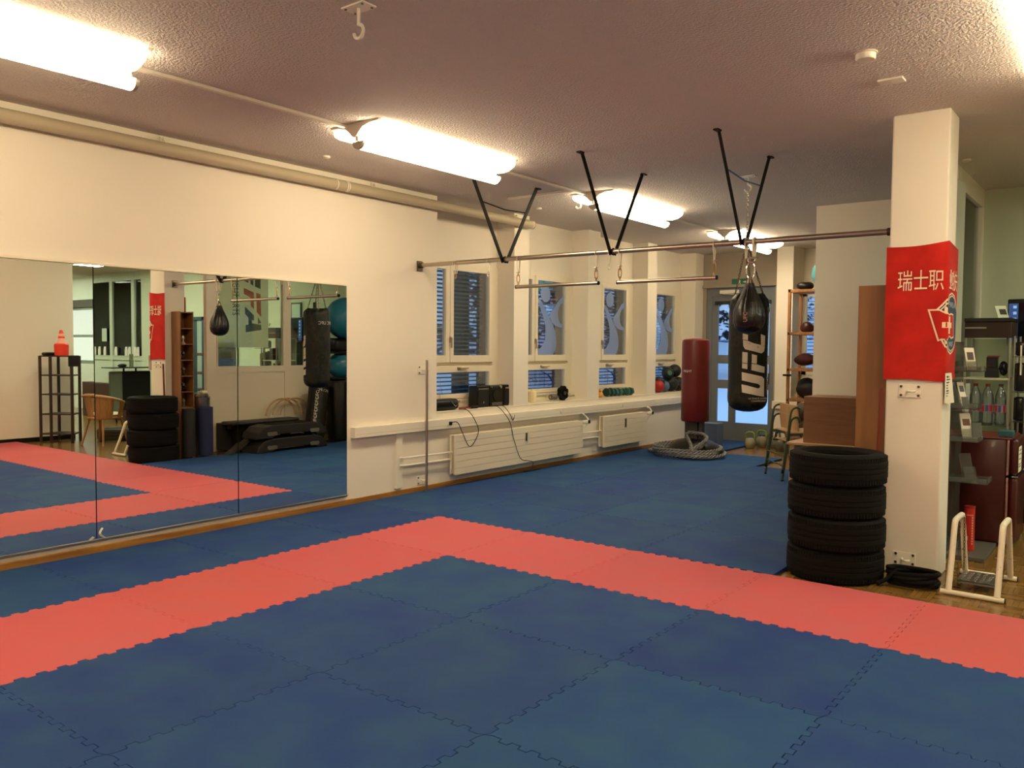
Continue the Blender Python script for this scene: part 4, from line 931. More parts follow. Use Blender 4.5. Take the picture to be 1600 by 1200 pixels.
for k, (x, y, z, s) in enumerate(pos[1:]): dup(tr, (x, y, z), .7 * (k + 1), s)

# ---------------------------------------------------------------- hose
P = []
for k in range(0, 150):
    a = 2 * PI * k / 32; lay = k / 32; r = .125 + .012 * math.sin(2.3 * a)
    P.append((3.84 + (r + .02) * math.cos(a), .42 + r * .92 * math.sin(a), .018 + .019 * lay + .008 * math.sin(a * 1.1)))
P += [(3.70, .30, .04), (3.66, .25, .02)]
tag(MB().tube(P, .014, 8).build('rubber_hose', RUB, smooth=True), 'coiled black rubber hose on parquet at the pillar foot', 'hose')

# ---------------------------------------------------------------- white A-frame step swing
CHIP = mat('chipped_white', '#e4dcc6', .45, var='#7a5f3a', vscale=34, vlo=.68, vhi=.72)
t = thing('metal_step_stand', 'small white chipped metal double A-frame with hanging checker plate', 'step stand', (4.2, .66, 0))
def rail(y, x0, x1): MB().cyl((x0, y, .018), (x1, y, .018), .0165, n=16).build('floor_rail', CHIP, t, smooth=True)
rail(.345, 4.02, 4.375); rail(.965, 4.035, 4.375)
for x in (4.02, 4.035): pass
MB().cyl((4.375, .345, .018), (4.382, .345, .018), .0175, n=14).cyl((4.375, .965, .018), (4.382, .965, .018), .0175, n=14).build('rail_cap', BLKP, t)
for x in (4.065, 4.335):
    MB().tube(bez([(x, .35, .03), (x, .44, .25), (x, .495, .405), (x, .515, .437), (x, .545, .45), (x, .74, .45), (x, .775, .437), (x, .795, .405), (x, .865, .25), (x, .96, .03)], 5), .0185, 12).build('a_frame', CHIP, t, smooth=True)
for x in (4.085, 4.315):
    for y in (.56, .74):
        c = MB(); chain(c, (x, y, .435), (x, y + (-.03 if y < .6 else .03), .075), 16, .0022, .006, .013); c.build('chain', DSTEEL, t)
PL = MB().box(4.085, 4.315, .50, .80, .062, .066).box(4.085, 4.315, .50, .503, .05, .066).box(4.085, 4.315, .797, .80, .05, .066)
PL.build('tread_plate', mat('galvanised', '#8c8f88', .35, .9), t)
PL = MB()
for i in range(6):
    for j in range(9):
        M = Matrix.Translation((4.105 + i * .038, .52 + j * .033, .0665)) @ Matrix.Rotation(.6 if (i + j) % 2 else -.6, 4, 'Z'); PL.rbox(-.011, .011, -.0028, .0028, -.001, .0022, .001, M, 1)
PL.build('plate_pattern', mat('bright_zinc', '#d5d8cf', .25, 1), t)
# ---------------------------------------------------------------- red banner wrapped round the pillar
FR = mat('red_banner', '#c3261d', .8, var='#a81d17', vscale=5, spec=.2)
t = thing('banner', 'red cloth banner with white Chinese characters wrapped round the white pillar', 'banner', (3.76, .67, 1.35))
OFF = .007
LX = 3.565; RX = 3.946 + OFF; FY = .68 - OFF
S1 = RX - LX; S2 = S1 + .33; S3 = S2 + .36
def ban(s, z, d=0):
    """unrolled banner: s along the cloth from the pillar's left front corner"""
    e_ = max(0, min(1, s / .05, (S1 - s) / .05)); wob = e_ * (.005 + .005 * math.sin(9 * s + 5 * z) + .006 * math.sin(13 * (s * .75 + z) + 1) * max(0, 1 - abs(z - 1.9) * 1.5)) * .8
    wob = max(0, wob)
    if s <= S1: return Vector((LX + s, FY - d - wob, z))
    if s <= S2: return Vector((RX + d, FY + (s - S1), z))
    return Vector((RX - (s - S2), FY + .33 + d, z))
b = MB(); ns_, nz = 160, 90
def topz(s): return 2.262 - .014 * math.sin(min(s, S1) * 8) + (.02 * (s / S1) if s < S1 else .02 - .03 * (s - S1) / .33)
def botz(s): return 1.348 + .006 * math.sin(s * 12)
V = []
for d in (0, .0015):
    for i in range(ns_ + 1):
        s = S3 * i / ns_
        for j in range(nz + 1):
            f_ = j / nz; z = botz(s) * (1 - f_) + topz(s) * f_
            V.append(ban(s, z, d))
F = []; o2 = (ns_ + 1) * (nz + 1)
for i in range(ns_):
    for j in range(nz):
        a = i * (nz + 1) + j; F.append((a, a + nz + 1, a + nz + 2, a + 1)); F.append((o2 + a + 1, o2 + a + nz + 2, o2 + a + nz + 1, o2 + a))
for j in range(nz):
    F.append((j, j + 1, o2 + j + 1, o2 + j)); a = ns_ * (nz + 1) + j; F.append((a + 1, a, o2 + a, o2 + a + 1))
for i in range(ns_):
    a = i * (nz + 1); F.append((a + nz + 1, a, o2 + a, o2 + a + nz + 1)); a += nz; F.append((a, a + nz + 1, o2 + a + nz + 1, o2 + a))
b.add(V, F); b.build('cloth', FR, t, smooth=True)
CRM = mat('cream_print', '#ecd2b4', .8)
def bprint(mb, d=.003): return mb
def chars(body, size, s0, z0, wx=.66):
    return text_mb(body, size, lambda x, y, q: ban(s0 + x * wx, z0 + y, .0062 + q * .5), .0012, 'CENTER', 4)
L = MB()
for ch, s in (('瑞', .124), ('士', .223), ('职', .318), ('业', .447), ('功', .535), ('夫', .622)):
    q = chars(ch, .150, s, 2.014); L.add(q.v, q.f)
L.build('chinese_characters', CRM, t)
def bpoly(poly, d0, d1, mb):
    q = []
    for i in range(len(poly)):
        x0, y0 = poly[i]; x1, y1 = poly[(i + 1) % len(poly)]
        for k in range(4): q.append((x0 + (x1 - x0) * k / 4, y0 + (y1 - y0) * k / 4))
    bm = bmesh.new(); bm.faces.new([bm.verts.new((x, y, 0)) for x, y in q])
    for cut in [S1 + 1e-4] + [min(p[0] for p in q) + .02 * k for k in range(1, 30)]:
        if cut < max(p[0] for p in q): bmesh.ops.bisect_plane(bm, geom=bm.verts[:] + bm.edges[:] + bm.faces[:], plane_co=(cut, 0, 0), plane_no=(1, 0, 0))
    z_ = min(p[1] for p in q) + .015
    while z_ < max(p[1] for p in q):
        bmesh.ops.bisect_plane(bm, geom=bm.verts[:] + bm.edges[:] + bm.faces[:], plane_co=(0, z_, 0), plane_no=(0, 1, 0)); z_ += .015
    bmesh.ops.triangulate(bm, faces=bm.faces[:]); bm.verts.index_update(); n0 = len(bm.verts)
    v = [ban(p.co.x, p.co.y, d1) for p in bm.verts]; f = [tuple(p.index for p in fc.verts) for fc in bm.faces]; bm.free(); mb.add(v, f); return mb
A_ = S1
def shield(g): # heraldic shield wrapped round the pillar edge, g = outline growth
    c0, c1 = A_ + .13, 1.735
    q = [(A_ - .045, 1.820), (A_ - .020, 1.845), (A_ + .010, 1.880), (A_ + .05, 1.910), (A_ + .13, 1.925), (A_ + .21, 1.910), (A_ + .25, 1.880), (A_ + .28, 1.845), (A_ + .305, 1.820), (A_ + .285, 1.640), (A_ + .255, 1.590), (A_ + .20, 1.560), (A_ + .13, 1.545), (A_ + .06, 1.560), (A_ + .005, 1.590), (A_ - .022, 1.640)]
    return [(c0 + (x - c0) * (1 + g), c1 + (z - c1) * (1 + g)) for x, z in q]
bpoly(shield(.11), 0, .0034, MB()).build('emblem_outline', CRM, t)
NAVY = mat('navy_print', '#20364f', .8)
bpoly(shield(.05), 0, .0040, MB()).build('emblem_ring', NAVY, t)
bpoly(shield(.01), 0, .0046, MB()).build('emblem_inner_line', CRM, t)
bpoly(shield(-.035), 0, .0052, MB()).build('emblem_field', NAVY, t)
bpoly([(A_ - .118, 1.828), (A_ - .045, 1.828), (A_ - .005, 1.806), (A_ + .04, 1.796), (A_ + .10, 1.805), (A_ + .18, 1.80), (A_ + .215, 1.64), (A_ + .13, 1.63), (A_ + .06, 1.645), (A_ + .0, 1.618), (A_ - .03, 1.622), (A_ - .052, 1.612)], 0, .0060, MB()).build('emblem_flag_edge', CRM, t)
bpoly([(A_ - .104, 1.818), (A_ - .047, 1.818), (A_ - .007, 1.796), (A_ + .04, 1.786), (A_ + .10, 1.795), (A_ + .168, 1.79), (A_ + .20, 1.650), (A_ + .13, 1.64), (A_ + .06, 1.655), (A_ + .0, 1.628), (A_ - .03, 1.632), (A_ - .044, 1.624)], 0, .0068, MB()).build('emblem_flag', FR, t)
kx, kz, ka, kw = A_ + .045, 1.722, .058, .019
bpoly([(kx - kw * 1.3, kz + ka), (kx + kw * 1.3, kz + ka), (kx + kw * 1.3, kz + kw), (kx + ka * 1.25, kz + kw), (kx + ka * 1.25, kz - kw), (kx + kw * 1.3, kz - kw), (kx + kw * 1.3, kz - ka), (kx - kw * 1.3, kz - ka), (kx - kw * 1.3, kz - kw), (kx - ka * 1.25, kz - kw), (kx - ka * 1.25, kz + kw), (kx - kw * 1.3, kz + kw)], 0, .0076, MB()).build('swiss_cross', CRM, t)
q = text_mb('PWLA', .055, lambda x, y, q_: ban(A_ + .125 + x * 1.5, 1.858 + y, .0056 + q_ * .3), .001); e = text_mb('WKF', .05, lambda x, y, q_: ban(A_ + .12 + x * 1.5, 1.593 + y, .0056 + q_ * .3), .001); q.build('upper_emblem_letters', mat('pale_blue_print', '#9fb0c2', .8), t); e.build('lower_emblem_letters', mat('pale_blue_print'), t)
# notice taped to the pillar
t = thing('paper_notice', 'white printed paper notice taped to the pillar corner under the banner', 'notice', (3.955, .76, 1.2))
PAP = mat('paper', '#e8e0cc', .8); INK = mat('ink', '#3a352e', .8)
b = MB(); V = []
for d in (0, .001):
    for i in range(9):
        for j in range(9):
            u = i / 8; v_ = j / 8; V.append((3.944 + .012 + .022 * (1 - v_) * u * u + d, .652 + .215 * u, 1.195 + .205 * v_))
F = [(i * 9 + j, i * 9 + 9 + j, i * 9 + 10 + j, i * 9 + 1 + j) for i in range(8) for j in range(8)]; F += [tuple(81 + k for k in f) for f in F]
b.add(V, F); b.build('sheet', PAP, t)
b = MB()
for z, a0, a1, h in ((1.352, .70, .81, .008), (1.332, .70, .80, .008), (1.314, .70, .745, .006), (1.296, .70, .745, .006), (1.276, .70, .815, .009), (1.262, .70, .815, .005), (1.245, .70, .73, .004)):
    x = a0
    while x < a1: w_ = random.uniform(.012, .03); b.box(3.9575, 3.9595 + .05 * max(0, 1.3 - z), x, min(a1, x + w_), z, z + h); x += w_ + .006
b.build('text_lines', INK, t)
MB().box(3.9575, 3.9595, .70, .735, 1.368, 1.382).build('small_mark', INK, t); MB().box(3.9575, 3.9595, .745, .79, 1.368, 1.38).build('red_mark', mat('pale_red_ink', '#c98a78', .8), t)

# ---------------------------------------------------------------- acrylic brochure stand behind the pillar
STND = mat('stand_grey', '#57544b', .45)
t = thing('brochure_stand', 'grey and clear acrylic brochure stand on a square base behind the pillar', 'display stand', (4.0, 1.7, 0))
MB().rbox(3.78, 4.12, 1.38, 2.02, .001, .032, .004).build('base_plate', STND, t)
MB().rbox(3.80, 3.865, 1.46, 1.92, .032, 1.62, .004).build('upright_panel', glassmat('smoked_acrylic', (.42, .42, .38), rough=.1, refl=1.5, haze=.25, hcol=(.25, .24, .2)), t)
for z, y0, y1, x1 in ((.565, 1.45, 1.70, 4.115), (.872, 1.45, 1.70, 4.05), (1.118, 1.45, 1.70, 4.03), (1.395, 1.45, 1.70, 4.05)):
    MB().rbox(3.865, x1, y0, y1, z, z + .008, .002).box(3.865, x1, y0, y0 + .004, z, z + .04).box(x1 - .004, x1, y0, y1, z, z + .04).box(3.865, x1, y1 - .004, y1, z, z + .03).build('tray', ACRYL, t)
def card(x, y, z, h, s, wd=.085, m_=PAP, pic=None, lean=.30, yaw_=-.95):
    q = thing('brochure', s, 'brochure', (x, y, z), 0, 'brochures leaning on the acrylic stand')
    M = Matrix.Translation((x, y, z)) @ Matrix.Rotation(yaw_, 4, 'Z') @ Matrix.Rotation(-lean, 4, 'X')
    M2 = M
    MB().rbox(-wd / 2, wd / 2, -.004, .004, .003, h, .001, M2, 1).build('leaflets', m_, q)
    if pic: MB().box(-wd * .32, wd * .34, -.0052, -.0042, h * pic[0], h * pic[1], M2).build('picture', mat('pic' + pic[2][1:], pic[2], .5), q)
    MB().rbox(-wd / 2 - .004, wd / 2 + .004, -.016, -.013, .0, h * .38, .001, M2, 1).rbox(-wd / 2 - .004, wd / 2 + .004, .006, .009, .0, h * 1.08, .001, M2, 1).build('clear_holder', ACRYL, q)
HF = -PI / 2 + .62
card(3.965, 1.58, .883, .20, 'brochure in clear holder on the acrylic stand, just above the fridge top', pic=(.52, .78, '#6b3d22'), yaw_=.72)
card(3.935, 1.58, 1.129, .19, 'narrow leaflet leaning at the middle of the acrylic stand', .06, pic=(.6, .85, '#2b2b28'), yaw_=.95)
card(3.975, 1.58, 1.406, .175, 'white rounded leaflet on the top tray of the acrylic stand', .075, pic=(.45, .8, '#4a3a2e'), yaw_=.72)
q = thing('leaflet_holder', 'empty clear leaflet holder on the lowest tray of the acrylic stand', 'leaflet holder', (3.97, 1.58, .576))
M = Matrix.Translation((3.975, 1.58, .578)) @ Matrix.Rotation(.8, 4, 'Z') @ Matrix.Rotation(-.3, 4, 'X')
MB().rbox(-.05, .05, -.003, .0, 0, .20, .001, M, 1).rbox(-.05, .05, -.03, -.027, 0, .09, .001, M, 1).rbox(-.05, .05, -.03, 0, 0, .003, .001, M, 1).build('holder_body', ACRYL, q)
q = thing('leaflet_holder', 'empty grey holder beside the brochure just above the fridge top', 'leaflet holder', (4.02, 1.62, .883))
M = Matrix.Translation((4.02, 1.60, .883)) @ Matrix.Rotation(.5, 4, 'Z') @ Matrix.Rotation(-.35, 4, 'X')
MB().rbox(-.03, .04, -.003, .002, 0, .13, .001, M, 1).build('holder_body', mat('grey_green_card', '#4a4f45', .5), q)
t = thing('tin_tube', 'tall red printed tube standing on the grey stand base', 'tube', (3.985, 1.62, .032))
MB().cyl((3.985, 1.62, .033), (3.985, 1.62, .355), .036, n=32).build('tube_body', mat('red_label', '#b8261c', .4), t, smooth=True)
MB().cyl((3.985, 1.62, .355), (3.985, 1.62, .372), .0375, n=32).build('lid', mat('dark_red_lid', '#8e1c15', .4), t, smooth=True)
b = MB(); ta = math.atan2(CP.y - 1.62, CP.x - 3.985)
fn = lambda x, y, q_: Vector((3.985 + (.0362 + q_) * math.cos(ta + x / .0362), 1.62 + (.0362 + q_) * math.sin(ta + x / .0362), .30 + y))
for (x, y, w_, h) in [(-.02 + .008 * k, 0, .005, .009) for k in range(6)] + [(.016, -.02 - .02 * k, .009, .012) for k in range(11)] + [(-.02, -.19, .012, .035)]:
    b.add([fn(x + i * w_ / 2, y + j * h, q_) for q_ in (0, .0008) for i in (0, 1, 2) for j in (0, 1)], [(6, 8, 9, 7), (8, 10, 11, 9)])
b.build('printed_marks', mat('pale_print', '#d9a68f', .6), t)

# ---------------------------------------------------------------- dark red fridge
FRD = mat('dark_red_enamel', '#430c0b', .32, coat=.1)
t = thing('refrigerator', 'dark red retro refrigerator behind the white pillar', 'refrigerator', (4.05, 2.3, 0))
MB().rbox(3.80, 4.165, 2.03, 2.56, .03, .855, .012).build('body', FRD, t, smooth=True)
MB().rbox(3.795, 4.20, 2.02, 2.57, .855, .872, .008).build('top_plate', mat('dark_red_top', '#6b2a22', .3), t)
a = MB().rbox(4.185, 4.245, 2.025, 2.565, .575, .865, .028, seg=4).build('freezer_door', FRD, t, smooth=True)
MB().rbox(4.166, 4.186, 2.022, 2.568, .575, .86, .004).build('chrome_trim', mat('rose_chrome', '#c9a79d', .2, 1), a)
a = MB().rbox(4.185, 4.245, 2.025, 2.565, .03, .558, .028, seg=4).build('fridge_door', FRD, t, smooth=True)
MB().rbox(4.166, 4.186, 2.022, 2.568, .03, .557, .004).build('chrome_trim', mat('rose_chrome'), a)
MB().rbox(4.20, 4.25, 2.03, 2.56, .559, .573, .005).build('gap_trim', CHROME, t)
for x, y in ((3.84, 2.07), (4.15, 2.07), (3.84, 2.52), (4.15, 2.52)): MB().cyl((x, y, 0.001), (x, y, .03), .02, n=10).build('foot', BLKP, t)
t = thing('paper_notice', 'pale paper notes stuck on the dark red fridge door', 'notice', (4.25, 2.2, .7))
MB().rbox(4.2465, 4.249, 2.04, 2.22, .60, .80, .0008).build('sheet', PAP, t)
b = MB()
for z in (.77, .74, .70, .66, .64): b.box(4.249, 4.2495, 2.06, 2.18, z, z + .007)
b.build('text_lines', INK, t)
tag(MB().rbox(4.10, 4.205, 2.05, 2.15, .873, .925, .006).build('small_teal_box', mat('teal_box', '#225a66', .5)), 'small teal box on top of the dark red fridge', 'box')

# ---------------------------------------------------------------- vitrine with bottles
t = thing('display_cabinet', 'open chrome-post display cabinet behind the fridge holding bottles', 'cabinet', (3.93, 2.85, 0))
for x, y in ((3.765, 2.62), (4.095, 2.62), (3.765, 3.0), (4.095, 3.0)): MB().cyl((x, y, 0), (x, y, 1.66), .011, n=12).build('post', ALU, t, smooth=True)
MB().rbox(3.755, 4.105, 2.61, 3.01, 1.668, 1.80, .004).build('top_box', mat('dark_walnut', '#2c1810', .35), t)
MB().rbox(3.75, 4.11, 2.60, 3.02, 1.80, 1.833, .004).build('top_board', mat('near_black', '#100d0a', .35), t)
MB().rbox(3.76, 3.92, 2.598, 2.61, 1.742, 1.756, .002).build('front_strip', ALU, t)
MB().rbox(3.76, 4.10, 2.60, 3.01, 1.305, 1.322, .002).build('shelf', mat('pale_shelf', '#c9c7ae', .4), t)
for z in (.912, .50): MB().rbox(3.76, 4.10, 2.60, 3.01, z, z + .008, .002).build('glass_shelf', ACRYL, t)
MB().box(3.77, 4.09, 3.003, 3.008, .4, 1.66).build('back_pane', glassmat('pale_green_pane', (.85, .88, .78), rough=.1, refl=1, haze=.3, hcol=(.75, .76, .62)), t)
BOT = glassmat('bottle_plastic', (.80, .88, .92), rough=.05, refl=3.0, haze=.10, hcol=(.7, .8, .9))
for k, (x, y, r, cp, s) in enumerate(((3.838, 2.72, .049, '#8a2a20', 'water bottle with red cap, leftmost on the cabinet shelf'), (3.935, 2.70, .048, '#8a2a20', 'water bottle with red cap, middle of three on the cabinet shelf'), (4.032, 2.70, .045, '#4a3a2c', 'water bottle with brown cap, rightmost on the cabinet shelf'))):
    q = thing('water_bottle', s, 'bottle', (x, y, .921), 0, 'clear water bottles on the cabinet shelf')
    MB().lathe([(r * .8, 0), (r, .012), (r * .96, .08), (r, .10), (r, .17), (r * .97, .21), (r * .92, .25), (r * .6, .295), (.016, .318), (.015, .33)], (x, y, .922), 28).build('bottle_body', BOT, q, smooth=True)
    MB().cyl((x, y, 1.245), (x, y, 1.268), .0185, n=20).build('cap', mat('cap' + cp[1:], cp, .5), q)
    b = MB(); 
    MB().lathe([(r * 1.01, .105), (r * 1.01, .165)], (x, y, .922), 28).build('label', mat('bottle_label', '#b08a98', .5), q, smooth=True)
    aa = math.atan2(CP.y - y, CP.x - x)
    for da, c_ in ((-.75, '#b3262a'), (.55 if k < 2 else .7, '#b3262a'), (-.1, '#35528f')):
        pts = [Vector((x + (r * 1.02 + dd) * math.cos(aa + da + w_), y + (r * 1.02 + dd) * math.sin(aa + da + w_), z)) for dd in (0, .0004) for w_ in (-.25, 0, .25) for z in (1.03, 1.085)]
        MB().add(pts, [(6, 8, 9, 7), (8, 10, 11, 9), (0, 1, 3, 2), (2, 3, 5, 4)]).build('label_patch', mat('lp' + c_[1:], c_, .5), q)
for k, (x0, x1, z0, z1, c_, s) in enumerate(((3.92, 4.0, 1.41, 1.50, '#151515', 'black box, upper one on the cabinet shelf'), (3.91, 4.01, 1.323, 1.408, '#1a1a1b', 'black box, lower one on the cabinet shelf'))):
    tag(MB().rbox(x0, x1, 2.66, 2.76, z0, z1, .004).build('product_box', mat('pb%d' % k, c_, .4)), s, 'box', 'black boxes on the cabinet shelf')
tag(MB().rbox(3.925, 4.015, 2.67, 2.78, 1.5, 1.512, .003).build('pink_case', mat('pink_case', '#8e3346', .5)), 'thin pink case lying on the black boxes in the cabinet', 'case')
blob('chrome_gadget', (4.05, 2.68, 1.40), .045, (.8, .8, 1.5), mat('dark_gloss', '#2c2c2c', .1, .8), 'shiny dark gadget on the cabinet shelf beside the black boxes', 'gadget', 4)
t = thing('card_stand', 'small white card leaning on top of the display cabinet', 'card', (4.02, 2.7, 1.834))
M = Matrix.Translation((4.035, 2.68, 1.835)) @ Matrix.Rotation(.25, 4, 'Z') @ Matrix.Rotation(-.22, 4, 'X') @ Matrix.Rotation(.0, 4, 'Y')
MB().add([M @ Vector((x - .16 * z * 1.6, y, z)) for y in (-.0015, .0015) for x, z in ((-.038, 0), (.042, 0), (.042, .105), (-.038, .105))], [(0, 1, 2, 3), (7, 6, 5, 4), (0, 4, 5, 1), (1, 5, 6, 2), (2, 6, 7, 3), (3, 7, 4, 0)]).build('card', mat('mint_card', '#dfe8d0', .6), t)
MB().add([M @ Vector((x - .16 * z * 1.6, -.0022, z)) for x, z in ((-.016, .028), (.034, .028), (.034, .075), (-.016, .075))], [(0, 1, 2, 3)]).build('dark_picture', mat('dark_pic', '#3a3a2c', .6), t)
t = thing('computer_monitor', 'dark computer monitor with blue icon column behind the display cabinet', 'monitor', (4.2, 3.3, 1.5))
MB().rbox(3.99, 4.50, 3.30, 3.34, 1.60, 2.025, .01).build('casing', BLKP, t)
MB().box(4.03, 4.47, 3.297, 3.2995, 1.63, 1.99).build('screen', mat('dark_screen', '#0c0f1a', .15), t)
SCR = mat('screen_blue', '#203c74', .4, emit=(.06, .14, .40), es=.35)
MB().box(4.0, 4.075, 3.2955, 3.2968, 1.64, 1.985).build('blue_strip', SCR, t)
for k in range(5): MB().rbox(4.035, 4.062, 3.294, 3.2955, 1.94 - k * .055, 1.965 - k * .055, .0006).build('icon', mat('icon_glow', '#7fb0e8', .4, emit=(.3, .55, 1), es=.6), t)
MB().rbox(4.22, 4.28, 3.34, 3.38, 1.0, 1.7, .005).rbox(4.1, 4.4, 3.25, 3.5, .99, 1.0, .004).build('stand', BLKP, t)
tag(MB().rbox(4.06, 4.75, 3.2, 3.9, .0, .988, .006).build('desk_cabinet', mat('dark_cabinet', '#1a1815', .4)), 'dark office cabinet behind the fridge carrying the monitor', 'cabinet')
t = thing('product_rack', 'dark product rack with chrome posts at the right edge behind the fridge', 'rack', (4.2, 2.8, 0))
for x, y in ((4.125, 2.66), (4.215, 2.66), (4.125, 3.05), (4.36, 3.05)): MB().cyl((x, y, 0), (x, y, 1.68), .009, n=10).build('post', ALU, t, smooth=True)
for z in (.95, 1.2, 1.50): MB().rbox(4.12, 4.37, 2.64, 3.06, z, z + .01, .002).build('shelf', ACRYL, t)
for k, (x, z, h, c_, s) in enumerate(((4.16, .962, .20, '#141312', 'black pouch on the low shelf of the product rack'), (4.16, 1.212, .24, '#1b1a19', 'black pouch on the middle shelf of the product rack'), (4.16, 1.512, .12, '#22211f', 'dark box on the top shelf of the product rack'), (4.27, 1.212, .22, '#100f0e', 'shiny black bag right on the middle shelf of the product rack'), (4.27, .962, .2, '#181613', 'shiny black bag right on the low shelf of the product rack'))):
    tag(MB().rbox(x - .035, x + .045, 2.70, 2.80, z, z + h, .02, seg=3).build('black_pouch', mat('pouch%d' % k, c_, .2), smooth=True), s, 'pouch', 'black goods on the product rack')
tag(MB().tube([(4.175, 2.655, 1.60), (4.178, 2.65, 1.35)], .008, 8, flat=.3).build('hanging_tag', PAP), 'white strip hanging on the product rack', 'tag')

# ---------------------------------------------------------------- things by the partition, seen in the mirror
t = thing('sports_banner', 'translucent banner with EFA lettering hanging behind the partition glass', 'banner', (3.76, 2.3, 2.1))
MB().box(3.752, 3.754, 1.62, 2.46, 1.52, 2.95).build('fabric', glassmat('grey_gauze', (.6, .62, .56), rough=.6, refl=.2, haze=.75, hcol=(.82, .80, .68)), t)
def ev(y0, z0): return lambda x, y, q: Vector((3.7515 - q, y0 + y, z0 - x))
CH = mat('charcoal_print', '#2e302c', .7); RDP = mat('coral_print', '#b8493a', .7); GRP = mat('grey_print', '#5d625c', .7)
t_ = text_mb('ELITE FIGHT ARTS', .105, ev(1.90, 2.42), .0012); t_.build('small_letters', CH, t)
def yz(poly): 
    fn = lambda y, z, q: Vector((3.7515 - q, y, z)); return fn
def slab(ps, m_, nm_):
    b = MB()
    for p_ in ps: b.prism(p_, lambda y, z, q: Vector((3.7512 - q, y, z)), 0, .0012)
    b.build(nm_, m_, t)
slab([[(2.02, 2.64), (2.10, 2.62), (2.10, 2.50), (2.02, 2.53)], [(2.14, 2.68), (2.19, 2.68), (2.19, 2.46), (2.14, 2.49)], [(2.22, 2.74), (2.32, 2.74), (2.32, 2.42), (2.22, 2.45)]], CH, 'letter_e')
slab([[(2.02, 2.42), (2.20, 2.36), (2.20, 2.10), (2.14, 2.16), (2.14, 2.28), (2.02, 2.33)], [(2.24, 2.36), (2.32, 2.34), (2.33, 1.99), (2.25, 2.06)]], RDP, 'letter_f')
slab([[(2.04, 2.14), (2.20, 2.01), (2.20, 1.93), (2.16, 1.94), (2.16, 1.89), (2.33, 1.87), (2.33, 1.79), (2.05, 1.75), (2.05, 1.86), (2.10, 1.87), (2.10, 1.97), (2.04, 2.03)], [(2.27, 1.99), (2.33, 1.90), (2.27, 1.88)]], GRP, 'letter_a')
# rolled mats in front of the partition post
tag(MB().cyl((3.21, .80, .026), (3.21, .80, .68), .085, n=28).cyl((3.21, .80, .68), (3.21, .80, .685), .06, n=28).build('rolled_mat', mat('charcoal_foam', '#1d1c1a', .8), smooth=True), 'black rolled mat standing upright right beside the tires, seen in mirror', 'rolled mat')
tag(MB().cyl((3.22, 1.06, .026), (3.22, 1.06, .69), .10, n=28).cyl((3.22, 1.06, .69), (3.22, 1.06, .696), .07, n=28).build('rolled_mat', mat('navy_roll', '#1c2350', .7), smooth=True), 'navy blue rolled mat standing upright before the partition, seen in mirror', 'rolled mat')
tag(MB().cyl((3.30, .925, .0), (3.30, .925, .66), .012, n=10).build('white_rod', WHITE), 'thin white rod between the black and the navy rolled mats', 'rod')
t = thing('waste_bin', 'silver bin with full top behind the navy rolled mat', 'bin', (3.40, 1.08, 0))
MB().lathe([(.11, 0), (.12, .02), (.13, .80), (.135, .82), (.12, .82), (.11, .05)], (3.45, 1.13, 0), 28).build('bin_body', STEEL, t, smooth=True)
MB().ball((3.45, 1.13, .84), .11, 18, (1, 1, .45)).build('bin_filling', mat('mixed_paper', '#8f8a72', .8, var='#3d3a30', vscale=20), t)
MB().rbox(3.34, 3.44, 1.10, 1.18, .87, .91, .015).build('white_tissue', PAP, t)
# bench and step platforms
t = thing('weight_bench', 'long black flat bench along the partition, seen in mirror', 'bench', (3.3, 1.9, 0))
MB().rbox(3.20, 3.46, 1.46, 2.62, .40, .45, .02).build('pad', mat('black_vinyl', '#191715', .5), t)
MB().rbox(3.44, 3.58, 1.46, 2.3, .03, .42, .006).build('back_board', mat('dark_board', '#26221d', .6), t)
MB().rbox(3.28, 3.38, 1.5, 2.58, .34, .39, .006).rbox(3.24, 3.42, 1.60, 1.66, .027, .38, .006).rbox(3.24, 3.42, 2.42, 2.48, .027, .38, .006).build('frame', BLKP, t)
tag(MB().add([Vector((x, y, z)) for x in (2.98, 3.08) for y, z in ((1.26, .028), (1.35, .028), (1.74, .30), (1.66, .30))], [(0, 1, 2, 3), (7, 6, 5, 4), (0, 4, 5, 1), (1, 5, 6, 2), (2, 6, 7, 3), (3, 7, 4, 0)]).build('ramp_board', mat('grey_board', '#35312a', .6)), 'dark slanted board leaning at left end of the step platforms', 'board')
def stepper(z, s):
    t = thing('step_platform', s, 'step platform', (2.9, 2.15, z), 0, 'stacked black aerobic step platforms')
    q = [(1.53, 0), (1.56, .09), (1.66, .165), (1.80, .19), (2.55, .19), (2.68, .165), (2.76, .09), (2.80, 0), (2.60, 0), (2.55, .05), (1.86, .05), (1.80, 0)]
    MB().prism(q, lambda y, zz_, d: Vector((2.76 + d, y, z + zz_)), 0, .36).build('platform', mat('step_black', '#1d1b18', .55), t, bevel=.012)
    for y in (1.72, 2.48):
        w_ = MB().prism([(y - .02, .035), (y - .005, .055), (y + .14, .055), (y + .155, .035), (y + .14, .0), (y + .0, .0)], lambda yy, zz_, d: Vector((2.7595 - d, yy, z + .04 + zz_)), 0, .01); w_.build('grey_clip', mat('clip_grey', '#6b6961', .5), t)
    MB().rbox(2.78, 3.10, 1.80, 2.55, z + .19, z + .196, .002).build('rubber_top', RUB, t)
    return t
stepper(.027, 'lower black step platform with grey clips, seen in mirror'); stepper(.224, 'upper black step platform with grey clips, seen in mirror')
